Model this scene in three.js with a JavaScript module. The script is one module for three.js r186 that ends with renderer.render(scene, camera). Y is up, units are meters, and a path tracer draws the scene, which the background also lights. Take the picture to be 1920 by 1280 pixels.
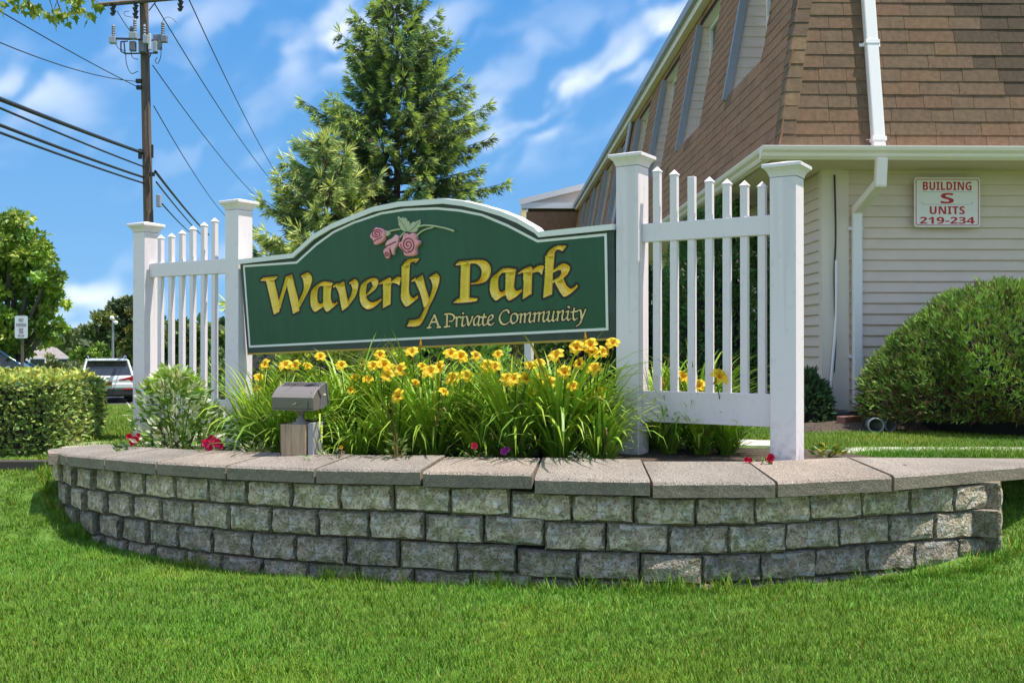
import * as THREE from 'three';
import { RoundedBoxGeometry } from 'three/addons/geometries/RoundedBoxGeometry.js';
import { mergeGeometries } from 'three/addons/utils/BufferGeometryUtils.js';
import { TextGeometry } from 'three/addons/geometries/TextGeometry.js';
import { FontLoader } from 'three/addons/loaders/FontLoader.js';

// ---------------------------------------------------------------- camera, sky, sun, exposure
const F = 1900, CX = 960, HY = 648, EYE = 1.2;            // focal length in photograph pixels, principal column, horizon row, eye height
const scene = new THREE.Scene();
const camera = new THREE.PerspectiveCamera(2 * Math.atan(640 / F) * 180 / Math.PI, 1.5, 0.1, 1500);
camera.position.set(0, EYE, 0);
camera.lookAt(0, EYE + 8 / F, -1);
const EXPO = 1.6;
const renderer = new THREE.WebGLRenderer({ antialias: true });
renderer.setSize(1024, 682);
renderer.toneMapping = THREE.LinearToneMapping;
renderer.toneMappingExposure = EXPO;
renderer.shadowMap.enabled = true;
const SUN = { az: 102, el: 70, power: 4.3 };               // azimuth from straight ahead towards the right
{
  const a = SUN.az * Math.PI / 180, e = SUN.el * Math.PI / 180;
  const sun = new THREE.DirectionalLight(new THREE.Color(1, 0.95, 0.86), SUN.power);
  sun.name = 'sun';
  sun.position.set(Math.sin(a) * Math.cos(e) * 60, Math.sin(e) * 60, -Math.cos(a) * Math.cos(e) * 60 - 10);
  sun.target.position.set(0, 0, -10);
  sun.castShadow = true; sun.shadow.mapSize.set(4096, 4096);
  Object.assign(sun.shadow.camera, { left: -30, right: 30, top: 30, bottom: -30, near: 1, far: 160 });
  scene.add(sun, sun.target);
}

// ---------------------------------------------------------------- noise and small helpers
function rng(seed) { let s = seed >>> 0; return () => { s = (s + 0x6d2b79f5) | 0; let t = Math.imul(s ^ (s >>> 15), 1 | s); t = (t + Math.imul(t ^ (t >>> 7), 61 | t)) ^ t; return ((t ^ (t >>> 14)) >>> 0) / 4294967296; }; }
const clamp = (x, a = 0, b = 1) => Math.min(b, Math.max(a, x)), lerp = (a, b, t) => a + (b - a) * t;
const smooth = (a, b, x) => { const t = clamp((x - a) / (b - a)); return t * t * (3 - 2 * t); };
function hash(x, y, s) { let h = Math.imul(x, 374761393) ^ Math.imul(y, 668265263) ^ Math.imul(s, 2147483647 - 77); h = Math.imul(h ^ (h >>> 13), 1274126177); return ((h ^ (h >>> 16)) >>> 0) / 4294967296; }
function vnoise(x, y, per, s) {
  const xi = Math.floor(x), yi = Math.floor(y), fx = x - xi, fy = y - yi, u = fx * fx * (3 - 2 * fx), v = fy * fy * (3 - 2 * fy);
  const w = per ? (a) => ((a % per) + per) % per : (a) => a;
  const a = hash(w(xi), w(yi), s), b = hash(w(xi + 1), w(yi), s), c = hash(w(xi), w(yi + 1), s), d = hash(w(xi + 1), w(yi + 1), s);
  return a + (b - a) * u + (c - a) * v + (a - b - c + d) * u * v;
}
function fbm(x, y, per, s, oct = 4) { let t = 0, a = 0.5, n = 0; for (let i = 0; i < oct; i++) { t += a * vnoise(x, y, per, s + i * 17); n += a; a *= 0.5; x *= 2; y *= 2; if (per) per *= 2; } return t / n; }
const enc = (v) => { v = clamp(v); return 255 * (v <= 0.0031308 ? v * 12.92 : 1.055 * Math.pow(v, 1 / 2.4) - 0.055); };
// a colour map (and the bump map beside it) from a function of u, v in 0..1 that returns [r, g, b, height] in linear values
function surface(n, tile, fn) {
  const c = new Uint8Array(n * n * 4), b = new Uint8Array(n * n * 4);
  for (let y = 0; y < n; y++) for (let x = 0; x < n; x++) {
    const r = fn(x / n, y / n), o = (y * n + x) * 4;
    c[o] = enc(r[0]); c[o + 1] = enc(r[1]); c[o + 2] = enc(r[2]); c[o + 3] = 255;
    b[o] = b[o + 1] = b[o + 2] = 255 * clamp(r[3] ?? 0.5); b[o + 3] = 255;
  }
  const mk = (d, srgb) => { const t = new THREE.DataTexture(d, n, n, THREE.RGBAFormat); t.wrapS = t.wrapT = THREE.RepeatWrapping; t.magFilter = THREE.LinearFilter; t.minFilter = THREE.LinearMipmapLinearFilter; t.generateMipmaps = true; if (srgb) t.colorSpace = THREE.SRGBColorSpace; t.repeat.set(1 / tile, 1 / tile); t.needsUpdate = true; return t; };
  return { map: mk(c, true), bump: mk(b, false) };
}
const std = (o) => new THREE.MeshStandardMaterial({ side: THREE.DoubleSide, ...o });
const rgb = (r, g, b) => new THREE.Color().setRGB(r, g, b);
const plain = (r, g, b, rough = 0.6, extra = {}) => std({ color: rgb(r, g, b), roughness: rough, ...extra });
const leafy = (trans = 0.35, rough = 0.55) => new THREE.MeshPhysicalMaterial({ vertexColors: true, roughness: rough, transmission: trans, thickness: 0, side: THREE.DoubleSide, specularIntensity: 0.5 });
const V = (x, y, z) => new THREE.Vector3(x, y, z);
const P = (px, py, Z) => V((px - CX) / F * Z, EYE + (HY - py) / F * Z, -Z);   // the point at depth Z seen at a photograph pixel
const taken = new Map();
function numbered(name) { const n = taken.get(name) ?? 0; taken.set(name, n + 1); return n ? name + '_' + String(n).padStart(3, '0') : name; }
function tag(o, label, category, group, kind) { o.userData = {}; if (label) o.userData.label = label; if (category) o.userData.category = category; if (group) o.userData.group = group; if (kind) o.userData.kind = kind; return o; }
function thing(name, label, category, pos = [0, 0, 0], turn = 0, group) { const o = new THREE.Group(); o.name = numbered(name); o.position.set(...pos); o.rotation.y = turn; scene.add(o); return tag(o, label, category, group); }
function part(name, geo, mat, parent, label) { const m = new THREE.Mesh(geo, mat); m.name = numbered(name); m.castShadow = m.receiveShadow = true; if (label) m.userData.label = label; (parent ?? scene).add(m); return m; }
function whole(name, geo, mat, label, category, group, kind) { return tag(part(name, geo, mat), label, category, group, kind); }
const ground = (name, geo, mat) => tag(part(name, geo, mat), null, null, null, 'structure');
// triplanar texture coordinates in metres
function triUV(g, ox = 0, oy = 0, sx = 1, sy = 1) {
  g = g.index ? g.toNonIndexed() : g;
  const p = g.attributes.position.array, uv = new Float32Array(p.length / 3 * 2);
  const a = new THREE.Vector3(), b = new THREE.Vector3(), c = new THREE.Vector3();
  for (let i = 0; i < p.length; i += 9) {
    a.fromArray(p, i); b.fromArray(p, i + 3).sub(a); c.fromArray(p, i + 6).sub(a); b.cross(c);
    const ax = Math.abs(b.x), ay = Math.abs(b.y), az = Math.abs(b.z);
    for (let k = 0; k < 3; k++) {
      const x = p[i + k * 3], y = p[i + k * 3 + 1], z = p[i + k * 3 + 2];
      const [u, v] = ay >= ax && ay >= az ? [x, z] : ax >= az ? [z, y] : [x, y];
      uv[(i / 3 + k) * 2] = u * sx + ox; uv[(i / 3 + k) * 2 + 1] = v * sy + oy;
    }
  }
  g.setAttribute('uv', new THREE.BufferAttribute(uv, 2));
  return g;
}
const bx = (w, h, d, x = 0, y = 0, z = 0) => new THREE.BoxGeometry(w, h, d).translate(x, y, z);
const rb = (w, h, d, r, x = 0, y = 0, z = 0) => new RoundedBoxGeometry(w, h, d, 1, r).translate(x, y, z);
const merge = (list) => mergeGeometries(list.map((g) => { g = g.index ? g.toNonIndexed() : g; for (const k of Object.keys(g.attributes)) if (!['position', 'normal', 'uv'].includes(k)) g.deleteAttribute(k); return g; }));
const cyl = (r0, r1, h, n, x, y, z) => new THREE.CylinderGeometry(r1, r0, h, n).translate(x, y + h / 2, z);
function bar(a, b, r, n = 6, r2 = r) { const d = b.clone().sub(a), g = new THREE.CylinderGeometry(r2, r, d.length(), n); g.applyQuaternion(new THREE.Quaternion().setFromUnitVectors(V(0, 1, 0), d.clone().normalize())); return g.translate(...a.clone().add(b).multiplyScalar(0.5).toArray()); }
const tube = (pts, r, n = 20, sides = 6) => new THREE.TubeGeometry(new THREE.CatmullRomCurve3(pts), n, r, sides);
function prism(poly, depth, bevel = 0) { const s = new THREE.Shape(poly.map((q) => new THREE.Vector2(q[0], q[1]))); return new THREE.ExtrudeGeometry(s, { depth, bevelEnabled: bevel > 0, bevelSize: bevel, bevelThickness: bevel, bevelSegments: 1, bevelOffset: -bevel, curveSegments: 4 }); }
// triangle collector with a colour per vertex
class TB {
  constructor() { this.p = []; this.c = []; }
  tri(a, b, c, k, k2 = k, k3 = k2) { this.p.push(a.x, a.y, a.z, b.x, b.y, b.z, c.x, c.y, c.z); this.c.push(...k, ...k2, ...k3); }
  quad(a, b, c, d, k, k2 = k) { this.tri(a, b, c, k, k, k2); this.tri(a, c, d, k, k2, k2); }
  leaf(p, dir, side, len, wid, k, fold = 0.25, mid = 0.45) {
    const up = new THREE.Vector3().crossVectors(side, dir).normalize(), m = p.clone().addScaledVector(dir, len * mid), t = p.clone().addScaledVector(dir, len);
    const l = m.clone().addScaledVector(side, wid / 2).addScaledVector(up, wid * fold), r = m.addScaledVector(side, -wid / 2).addScaledVector(up, wid * fold);
    this.tri(p, l, t, k); this.tri(p, t, r, k);
  }
  ribbon(pts, widths, side, k0, k1) {
    for (let i = 0; i < pts.length - 1; i++) {
      const s0 = side[i] ?? side, s1 = side[i + 1] ?? side, w0 = widths[i] / 2, w1 = widths[i + 1] / 2, a = pts[i], b = pts[i + 1];
      const t = i / (pts.length - 1), k = k0.map((v, j) => lerp(v, k1[j], t));
      const a0 = a.clone().addScaledVector(s0, w0), a1 = a.clone().addScaledVector(s0, -w0), b0 = b.clone().addScaledVector(s1, w1), b1 = b.clone().addScaledVector(s1, -w1);
      this.tri(a0, a1, b1, k); if (w1 > 0) this.tri(a0, b1, b0, k);
    }
  }
  stick(a, b, r0, r1, k, n = 5) {
    const d = b.clone().sub(a).normalize(), s = new THREE.Vector3().crossVectors(d, Math.abs(d.y) > 0.9 ? V(1, 0, 0) : V(0, 1, 0)).normalize(), u = new THREE.Vector3().crossVectors(d, s);
    const ring = (c, r, i) => { const q = i / n * Math.PI * 2; return c.clone().addScaledVector(s, r * Math.cos(q)).addScaledVector(u, r * Math.sin(q)); };
    for (let i = 0; i < n; i++) this.quad(ring(a, r0, i), ring(a, r0, i + 1), ring(b, r1, i + 1), ring(b, r1, i), k);
  }
  geo() { const g = new THREE.BufferGeometry(); g.setAttribute('position', new THREE.BufferAttribute(new Float32Array(this.p), 3)); g.setAttribute('color', new THREE.BufferAttribute(new Float32Array(this.c), 3)); g.computeVertexNormals(); return g; }
}
const rdir = (R) => { const z = R() * 2 - 1, a = R() * 6.2832, s = Math.sqrt(1 - z * z); return V(s * Math.cos(a), z, s * Math.sin(a)); };
const perp = (d, R) => { const q = rdir(R); return new THREE.Vector3().crossVectors(d, q).normalize(); };
const tint = (k, R, amt = 0.25, hue = 0.1) => { const f = 1 + (R() - 0.5) * 2 * amt, h = 1 + (R() - 0.5) * 2 * hue; return [k[0] * f * h, k[1] * f, k[2] * f / h]; };

// ---------------------------------------------------------------- the sky (computed; it lights the scene)
{
  const W = 2048, H = 1024, d = new Float32Array(W * H * 4);
  // clouds of the view: centre, radii, turn, weight (photograph pixels)
  const puffs = [[45, 170, 110, 55, 0.2, 0.55], [140, 215, 60, 30, 0.3, 0.25], [545, 110, 45, 70, 0.35, 0.42], [470, 190, 50, 55, 0, 0.18], [655, 50, 60, 75, 0.35, 0.95], [760, 40, 120, 80, 0, 0.5],
    [985, 235, 110, 35, -0.28, 0.8], [930, 190, 60, 90, 0.35, 0.35], [1060, 160, 120, 45, -0.35, 0.75], [1180, 110, 90, 60, -0.4, 0.6], [1265, 45, 60, 60, -0.3, 0.85], [990, 90, 60, 50, 0.3, 0.25],
    [1090, 30, 90, 40, 0, 0.2], [225, 100, 60, 40, 0.2, 0.25], [190, 560, 100, 35, 0.05, 0.75], [120, 625, 90, 30, 0, 0.7], [350, 20, 120, 40, 0, 0.35], [930, 300, 90, 40, -0.3, 0.3], [80, 110, 120, 40, 0.3, 0.15], [430, 470, 150, 40, 0, 0.2]];
  for (let y = 0; y < H; y++) for (let x = 0; x < W; x++) {
    const th = (x + 0.5) / W * 2 * Math.PI - Math.PI, ph = (y + 0.5) / H * Math.PI - Math.PI / 2, o = (y * W + x) * 4;
    const dx = Math.cos(ph) * Math.cos(th), dy = Math.sin(ph), dz = Math.cos(ph) * Math.sin(th);
    const e = Math.max(0, dy);
    const t = Math.pow(clamp(e / 0.42), 0.62);
    let r = lerp(0.30, 0.062, t), g = lerp(0.58, 0.29, t), b = lerp(0.89, 0.72, t);
    if (dy > 0) {
      let c = 0, view = 0;
      if (dz < -0.35) {
        const px = CX - F * dx / dz, py = HY + F * dy / dz;
        view = smooth(-500, -150, px) * (1 - smooth(2100, 2500, px)) * smooth(-500, -200, py);
        if (view > 0) {
          const wx = px + 70 * (fbm(px / 90, py / 90, 0, 3) - 0.5), wy = py + 70 * (fbm(px / 90, py / 90, 0, 9) - 0.5);
          const n = fbm((wx * 0.83 - wy * 0.55) / 120, (wx * 0.55 + wy * 0.83) / 42, 0, 21, 6);
          for (const [cx, cy, rx, ry, rot, w] of puffs) {
            const ux = wx - cx, uy = wy - cy, q = Math.hypot((ux * Math.cos(rot) + uy * Math.sin(rot)) / rx, (uy * Math.cos(rot) - ux * Math.sin(rot)) / ry);
            if (q < 2) c = Math.max(c, 0.66 * w * smooth(1.9, 0.0, q) * smooth(0.28, 0.66, n + 0.1 * (1 - q)));
          }
          c = Math.max(c, 0.08 * smooth(0.5, 0.8, n));
          c *= view;
        }
      }
      if (view < 1) {
        const k = 1 / (dy + 0.12), u = dx * k * 1.6, v = dz * k * 1.6, n = fbm(u + 3 * fbm(u, v, 0, 5, 2), v + 2, 0, 41, 5);
        c = Math.max(c, (1 - view) * 0.9 * smooth(0.42, 0.66, n));  // denser bright cloud added outside the view to lift the shade
      }
      const cl = clamp(c);
      r = lerp(r, 1.55, cl); g = lerp(g, 1.52, cl); b = lerp(b, 1.5, cl);
    }
    const s = 1.11 / EXPO; d[o] = r * s; d[o + 1] = g * s; d[o + 2] = b * s; d[o + 3] = 1;
  }
  const sky = new THREE.DataTexture(d, W, H, THREE.RGBAFormat, THREE.FloatType);
  sky.mapping = THREE.EquirectangularReflectionMapping; sky.magFilter = THREE.LinearFilter; sky.needsUpdate = true;
  scene.background = sky; scene.environment = sky;
}

// ---------------------------------------------------------------- lie of the land
const WALL = { cx: 0.674, cz: 9.26 };
const wallR = (f) => 4.296 + 0.17 * smooth(-0.65, -1.15, f);
const onWall = (f, dr = 0) => [WALL.cx + (wallR(f) + dr) * Math.sin(f), WALL.cz - (wallR(f) + dr) * Math.cos(f)];    // plan point [X, Z]
function phiAt(px, dr = 0) { let a = -1.1, b = 0.75; for (let i = 0; i < 40; i++) { const m = (a + b) / 2, q = onWall(m, dr); if (CX + F * q[0] / q[1] < px) a = m; else b = m; } return (a + b) / 2; }
const poly = (pts, x) => { if (x <= pts[0][0]) return pts[0][1]; for (let i = 1; i < pts.length; i++) if (x <= pts[i][0]) { const t = (x - pts[i - 1][0]) / (pts[i][0] - pts[i - 1][0]); return lerp(pts[i - 1][1], pts[i][1], t * t * (3 - 2 * t)); } return pts[pts.length - 1][1]; };
const LEFT = [[5, 0], [5.6, -0.045], [6.35, -0.05], [6.75, 0.06], [7.35, 0.28], [8.0, 0.42], [9.5, 0.47], [11, 0.42]], RIGHT = [[4.9, 0], [5.2, 0.02], [5.55, 0.11], [5.9, 0.27], [6.5, 0.49], [8, 0.47], [11, 0.46]];
function gy(X, Z) {
  let h = lerp(poly(LEFT, Z), poly(RIGHT, Z), smooth(0.4, 2.4, X));
  if (Z > 11) h = lerp(h, lerp(0.42, -0.95, clamp((Z - 11) / 25)), smooth(11, 13, Z) * (1 - smooth(0, 2.5, X) * (1 - smooth(30, 40, Z))));
  if (Z > 36) h = Math.min(h, -0.95) - 0.01 * (Z - 36) * smooth(36, 60, Z);
  { const dx = X - WALL.cx, dz = WALL.cz - Z, f = Math.atan2(dx, dz), r = Math.hypot(dx, dz); if (Z < 9 && Math.abs(f) < 1.1 && r < wallR(f) - 0.1) h = lerp(h, Math.max(h, soilY(X, Z) - 0.045), smooth(wallR(f) - 0.12, wallR(f) - 0.3, r) * smooth(0.5, 0.46, f) * smooth(8.8, 8, Z)); }
  return h + 0.012 * (fbm(X * 1.3, Z * 1.3, 0, 71, 3) - 0.5) * smooth(3, 5, Z + 2);
}
const soilY = (X, Z) => clamp(0.55 + 0.07 * X, 0.36, 0.575) - 0.02 + 0.02 * fbm(X * 4, Z * 4, 0, 8, 2);

const grassTex = surface(512, 2.2, (u, v) => { const n = fbm(u * 16, v * 16, 16, 3, 4), m = fbm(u * 3, v * 3, 3, 31, 3), f = fbm(u * 90, v * 90, 90, 5, 2), k = 0.55 + 0.5 * n + 0.35 * f; return [0.085 * k * (0.8 + 0.5 * m), 0.17 * k, 0.016 * k, f]; });
{
  const xs = [], zs = [];
  for (let x = -7; x <= 7.001; x += 0.1) xs.push(x);
  for (let s = 0.2, x = 7; x < 600; s *= 1.25) { x += s; xs.push(x); xs.unshift(-x); }
  for (let z = 1.5; z <= 11.5; z += 0.08) zs.push(z);
  for (let s = 0.15, z = 11.5; z < 900; s *= 1.18) { z += s; zs.push(z); }
  for (let s = 0.5, z = 1.5; z > -60; s *= 1.5) { z -= s; zs.unshift(z); }
  const p = [], uv = [], idx = [];
  for (const z of zs) for (const x of xs) { p.push(x, gy(x, z), -z); uv.push(x, z); }
  for (let j = 0; j < zs.length - 1; j++) for (let i = 0; i < xs.length - 1; i++) { const a = j * xs.length + i, b = a + 1, c = a + xs.length, e = c + 1; idx.push(a, b, e, a, e, c); }
  const g = new THREE.BufferGeometry(); g.setAttribute('position', new THREE.Float32BufferAttribute(p, 3)); g.setAttribute('uv', new THREE.Float32BufferAttribute(uv, 2)); g.setIndex(idx); g.computeVertexNormals();
  ground('lawn', g, std({ map: grassTex.map, bumpMap: grassTex.bump, bumpScale: 0.02, roughness: 0.95 }));
}
// a strip laid over the lawn along plan points [X, Z, width]
function strip(pts, lift, thick) {
  const tb = new TB(), c = new THREE.CatmullRomCurve3(pts.map((q) => V(q[0], q[2], q[1]))), n = pts.length * 10, w = [1, 1, 1];
  let pr = null;
  for (let i = 0; i <= n; i++) {
    const q = c.getPoint(i / n), t = c.getTangent(i / n), s = V(-t.z, 0, t.x).normalize(), h = gy(q.x, q.z) + lift;
    const row = [V(q.x + s.x * q.y / 2, h, -(q.z + s.z * q.y / 2)), V(q.x - s.x * q.y / 2, h, -(q.z - s.z * q.y / 2))];
    if (pr) { tb.quad(pr[0], pr[1], row[1], row[0], w); for (const k of [0, 1]) tb.quad(pr[k], row[k], row[k].clone().setY(row[k].y - thick), pr[k].clone().setY(pr[k].y - thick), w); }
    pr = row;
  }
  const g = tb.geo(); g.deleteAttribute('color'); return triUV(g);
}
const concTex = surface(256, 0.8, (u, v) => { const n = fbm(u * 8, v * 8, 8, 3, 4), f = hash(Math.floor(u * 256), Math.floor(v * 256), 4), k = 0.8 + 0.3 * n + 0.12 * f; return [0.50 * k, 0.46 * k, 0.40 * k, f]; });
const pathMat = std({ map: concTex.map, bumpMap: concTex.bump, bumpScale: 0.002, roughness: 0.9 });
ground('path', strip([[-3.5, 7.9, 0.36], [-3.1, 8.05, 0.36], [-2.2, 8.85, 0.4], [-1, 9.1, 0.4], [0.2, 8.3, 0.4], [1.2, 7.25, 0.42], [2.4, 6.85, 0.42], [3.6, 6.8, 0.42], [5.5, 6.85, 0.42]], 0.012, 0.1), pathMat);
const asphTex = surface(256, 1.5, (u, v) => { const n = fbm(u * 10, v * 10, 10, 3, 4), f = hash(Math.floor(u * 256), Math.floor(v * 256), 9), k = 0.7 + 0.4 * n + 0.3 * f; return [0.055 * k, 0.055 * k, 0.058 * k, f]; });
const asphMat = std({ map: asphTex.map, roughness: 0.92 });
{ // the street far behind and the parking bay off to one side of it
  const flat = (x0, x1, z0, z1, lift) => { const g = new THREE.PlaneGeometry(x1 - x0, z1 - z0, 40, 24).rotateX(-Math.PI / 2).translate((x0 + x1) / 2, 0, -(z0 + z1) / 2), p = g.attributes.position; for (let i = 0; i < p.count; i++) p.setY(i, gy(p.getX(i), -p.getZ(i)) + lift); g.computeVertexNormals(); return triUV(g); };
  ground('road', flat(-70, -3, 36, 43, 0.03), asphMat);
  ground('parking_area', flat(-30, -12.9, 22.5, 31, 0.05), asphMat);
}

// ---------------------------------------------------------------- the building
const TH = 0.0184, BO = V(2.925, 0.5, -9.5);      // yaw, and the foot of the near corner; x runs along the front, z towards the camera
const building = thing('apartment_building', 'beige sided building with brown shingled mansard roof and recessed windows behind the planter', 'building', BO.toArray(), TH);
const Yb = (y) => y - 0.5;
const sidingTex = surface(256, 1.3, (u, v) => { const n = fbm(u * 2, v * 40, 0, 3, 3), f = fbm(u * 9, v * 9, 9, 6, 3), k = 0.93 + 0.1 * (f - 0.5) + 0.05 * n; return [0.81 * k, 0.645 * k, 0.535 * k, 0.5]; });
const M = {
  siding: std({ map: sidingTex.map, roughness: 0.6 }),
  trim: plain(0.78, 0.65, 0.54, 0.5), white: plain(0.86, 0.81, 0.79, 0.35), cream: plain(0.93, 0.8, 0.72, 0.4), soffit: plain(0.72, 0.6, 0.46, 0.6),
  flash: plain(0.36, 0.37, 0.40, 0.45, { metalness: 0.4 }), dark: plain(0.02, 0.02, 0.022, 0.5), found: plain(0.16, 0.15, 0.14, 0.95),
  glass: new THREE.MeshPhysicalMaterial({ color: rgb(0.03, 0.04, 0.05), roughness: 0.06, metalness: 0.0, specularIntensity: 1, side: THREE.DoubleSide }),
  cable: plain(0.03, 0.03, 0.03, 0.6), steel: plain(0.32, 0.33, 0.35, 0.4, { metalness: 0.6 }),
};
const LEN = 27.2, FRONTW = 8;
{
  part('foundation', triUV(merge([bx(FRONTW, 0.5, 0.2, FRONTW / 2 + 0.02, Yb(0.34), -0.13), bx(0.2, 1.6, LEN, 0.13, Yb(-0.2), -LEN / 2)])), M.found, building);
  part('wall_core', merge([bx(FRONTW, 2.45, 0.2, FRONTW / 2 + 0.03, Yb(1.8), -0.14), bx(0.2, 2.45, LEN, 0.14, Yb(1.8), -LEN / 2)]), M.trim, building);
  // lapped siding planks: a tilted board each
  const EXP = 0.1016, N = 23;
  const plankProfile = (len, turn) => { const g = prism([[0, 0], [0.027, 0], [0.028, 0.008], [0.026, 0.016], [0.005, EXP + 0.006], [0, EXP + 0.006]], len); return turn ? g.rotateY(Math.PI).translate(0, 0, 0) : g.rotateY(-Math.PI / 2); };
  const R = rng(5);
  const fp = [0, 1, 2].map((i) => triUV(plankProfile(FRONTW, false), i * 0.37, i * 0.21)), lp = [0, 1].map((i) => triUV(plankProfile(LEN, true), i * 0.5, i * 0.3));
  for (let i = 0; i < N; i++) {
    const y = Yb(0.585 + i * EXP);
    const m = part('siding_plank', fp[i % 3], M.siding, building); m.position.set(FRONTW + 0.05, y, -0.036 + 0.001 * R());
    const l = part('siding_plank', lp[i % 2], M.siding, building); l.position.set(0.036, y, -0.06);
  }
  part('corner_trim', merge([bx(0.088, 2.36, 0.022, 0.029, Yb(1.78), -0.012), bx(0.022, 2.36, 0.07, -0.004, Yb(1.78), -0.0585)]), M.trim, building);
  // eaves
  part('soffit', merge([bx(FRONTW + 0.7, 0.02, 0.56, FRONTW / 2 - 0.35, Yb(2.86), 0.27), bx(0.68, 0.02, LEN, -0.35, Yb(2.86), -LEN / 2 - 0.02)]), M.soffit, building);
  // gutter: an ogee trough along the front and the left side, mitred at the corner
  const og = [[0, 0], [0.03, 0], [0.062, 0.025], [0.072, 0.05], [0.1, 0.072], [0.112, 0.1], [0.112, 0.11], [0.0, 0.11]];
  const trough = (len) => prism(og, len);
  const gf = trough(FRONTW + 0.75).rotateY(-Math.PI / 2).translate(FRONTW, Yb(2.84), 0.55);
  const gl = trough(LEN + 0.55).rotateY(Math.PI).translate(-0.638, Yb(2.84), 0.55);
  part('gutter', gf, M.cream, building); part('gutter', gl, M.cream, building);
  part('fascia', merge([bx(FRONTW + 0.6, 0.1, 0.02, FRONTW / 2 - 0.3, Yb(2.9), 0.535), bx(0.02, 0.1, LEN + 0.5, -0.622, Yb(2.9), -LEN / 2 + 0.25)]), M.cream, building);
}
// mansard: the two roof planes lean in by K for each metre of height
const K = 0.177, RX = -0.56, RZ = 0.52, RY0 = 2.945, RY1 = 6.2, SL = Math.hypot(1, K);
const leftPt = (z, y, out = 0) => V(RX + K * (y - RY0) - out, Yb(y), z), frontPt = (x, y, out = 0) => V(x, Yb(y), RZ - K * (y - RY0) + out);
const WIN = []; for (let i = 0; i < 8; i++) { const zf = -(11.8 + i * 3.08 - 9.5) - 0; WIN.push([zf, zf + 1.5]); }   // far and near jambs
const WY0 = 4.08, WY1 = 5.88, WX = 0.1;
const shTexN = (a, b, c) => surface(256, 0.9, (u, v) => { const n = fbm(u * 30, v * 30, 30, 4, 3), s = fbm(u * 26, v * 3, 26, 8, 3), g = hash(Math.floor(u * 256), Math.floor(v * 256), 11), k = 0.62 + 0.45 * n + 0.25 * (s - 0.5) + 0.25 * g; return [a * k, b * k, c * k, 0.4 * n + 0.6 * g]; });
const shTex = shTexN(0.165, 0.102, 0.062);
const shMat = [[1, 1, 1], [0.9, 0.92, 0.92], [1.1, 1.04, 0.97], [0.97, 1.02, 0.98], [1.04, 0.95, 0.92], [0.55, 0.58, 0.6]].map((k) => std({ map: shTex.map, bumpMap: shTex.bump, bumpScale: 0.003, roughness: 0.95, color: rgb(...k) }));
const shadeLiftMat = [[2.0, 1.7, 1.6], [1.75, 1.5, 1.42], [2.15, 1.8, 1.66], [1.9, 1.65, 1.5], [2.0, 1.62, 1.46], [1.2, 1.05, 1.0]].map((k) => std({ map: shTex.map, bumpMap: shTex.bump, bumpScale: 0.003, roughness: 0.95, color: rgb(...k) }));  // shingle colour brightened and warmed to offset the shade on the left slope
const hipMat = [[1.5, 1.55, 1.45], [1.05, 1.1, 1.05], [1.3, 1.35, 1.2], [0.85, 0.9, 0.9]].map((k) => std({ map: shTex.map, bumpMap: shTex.bump, bumpScale: 0.003, roughness: 0.95, color: rgb(...k) }));
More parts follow.
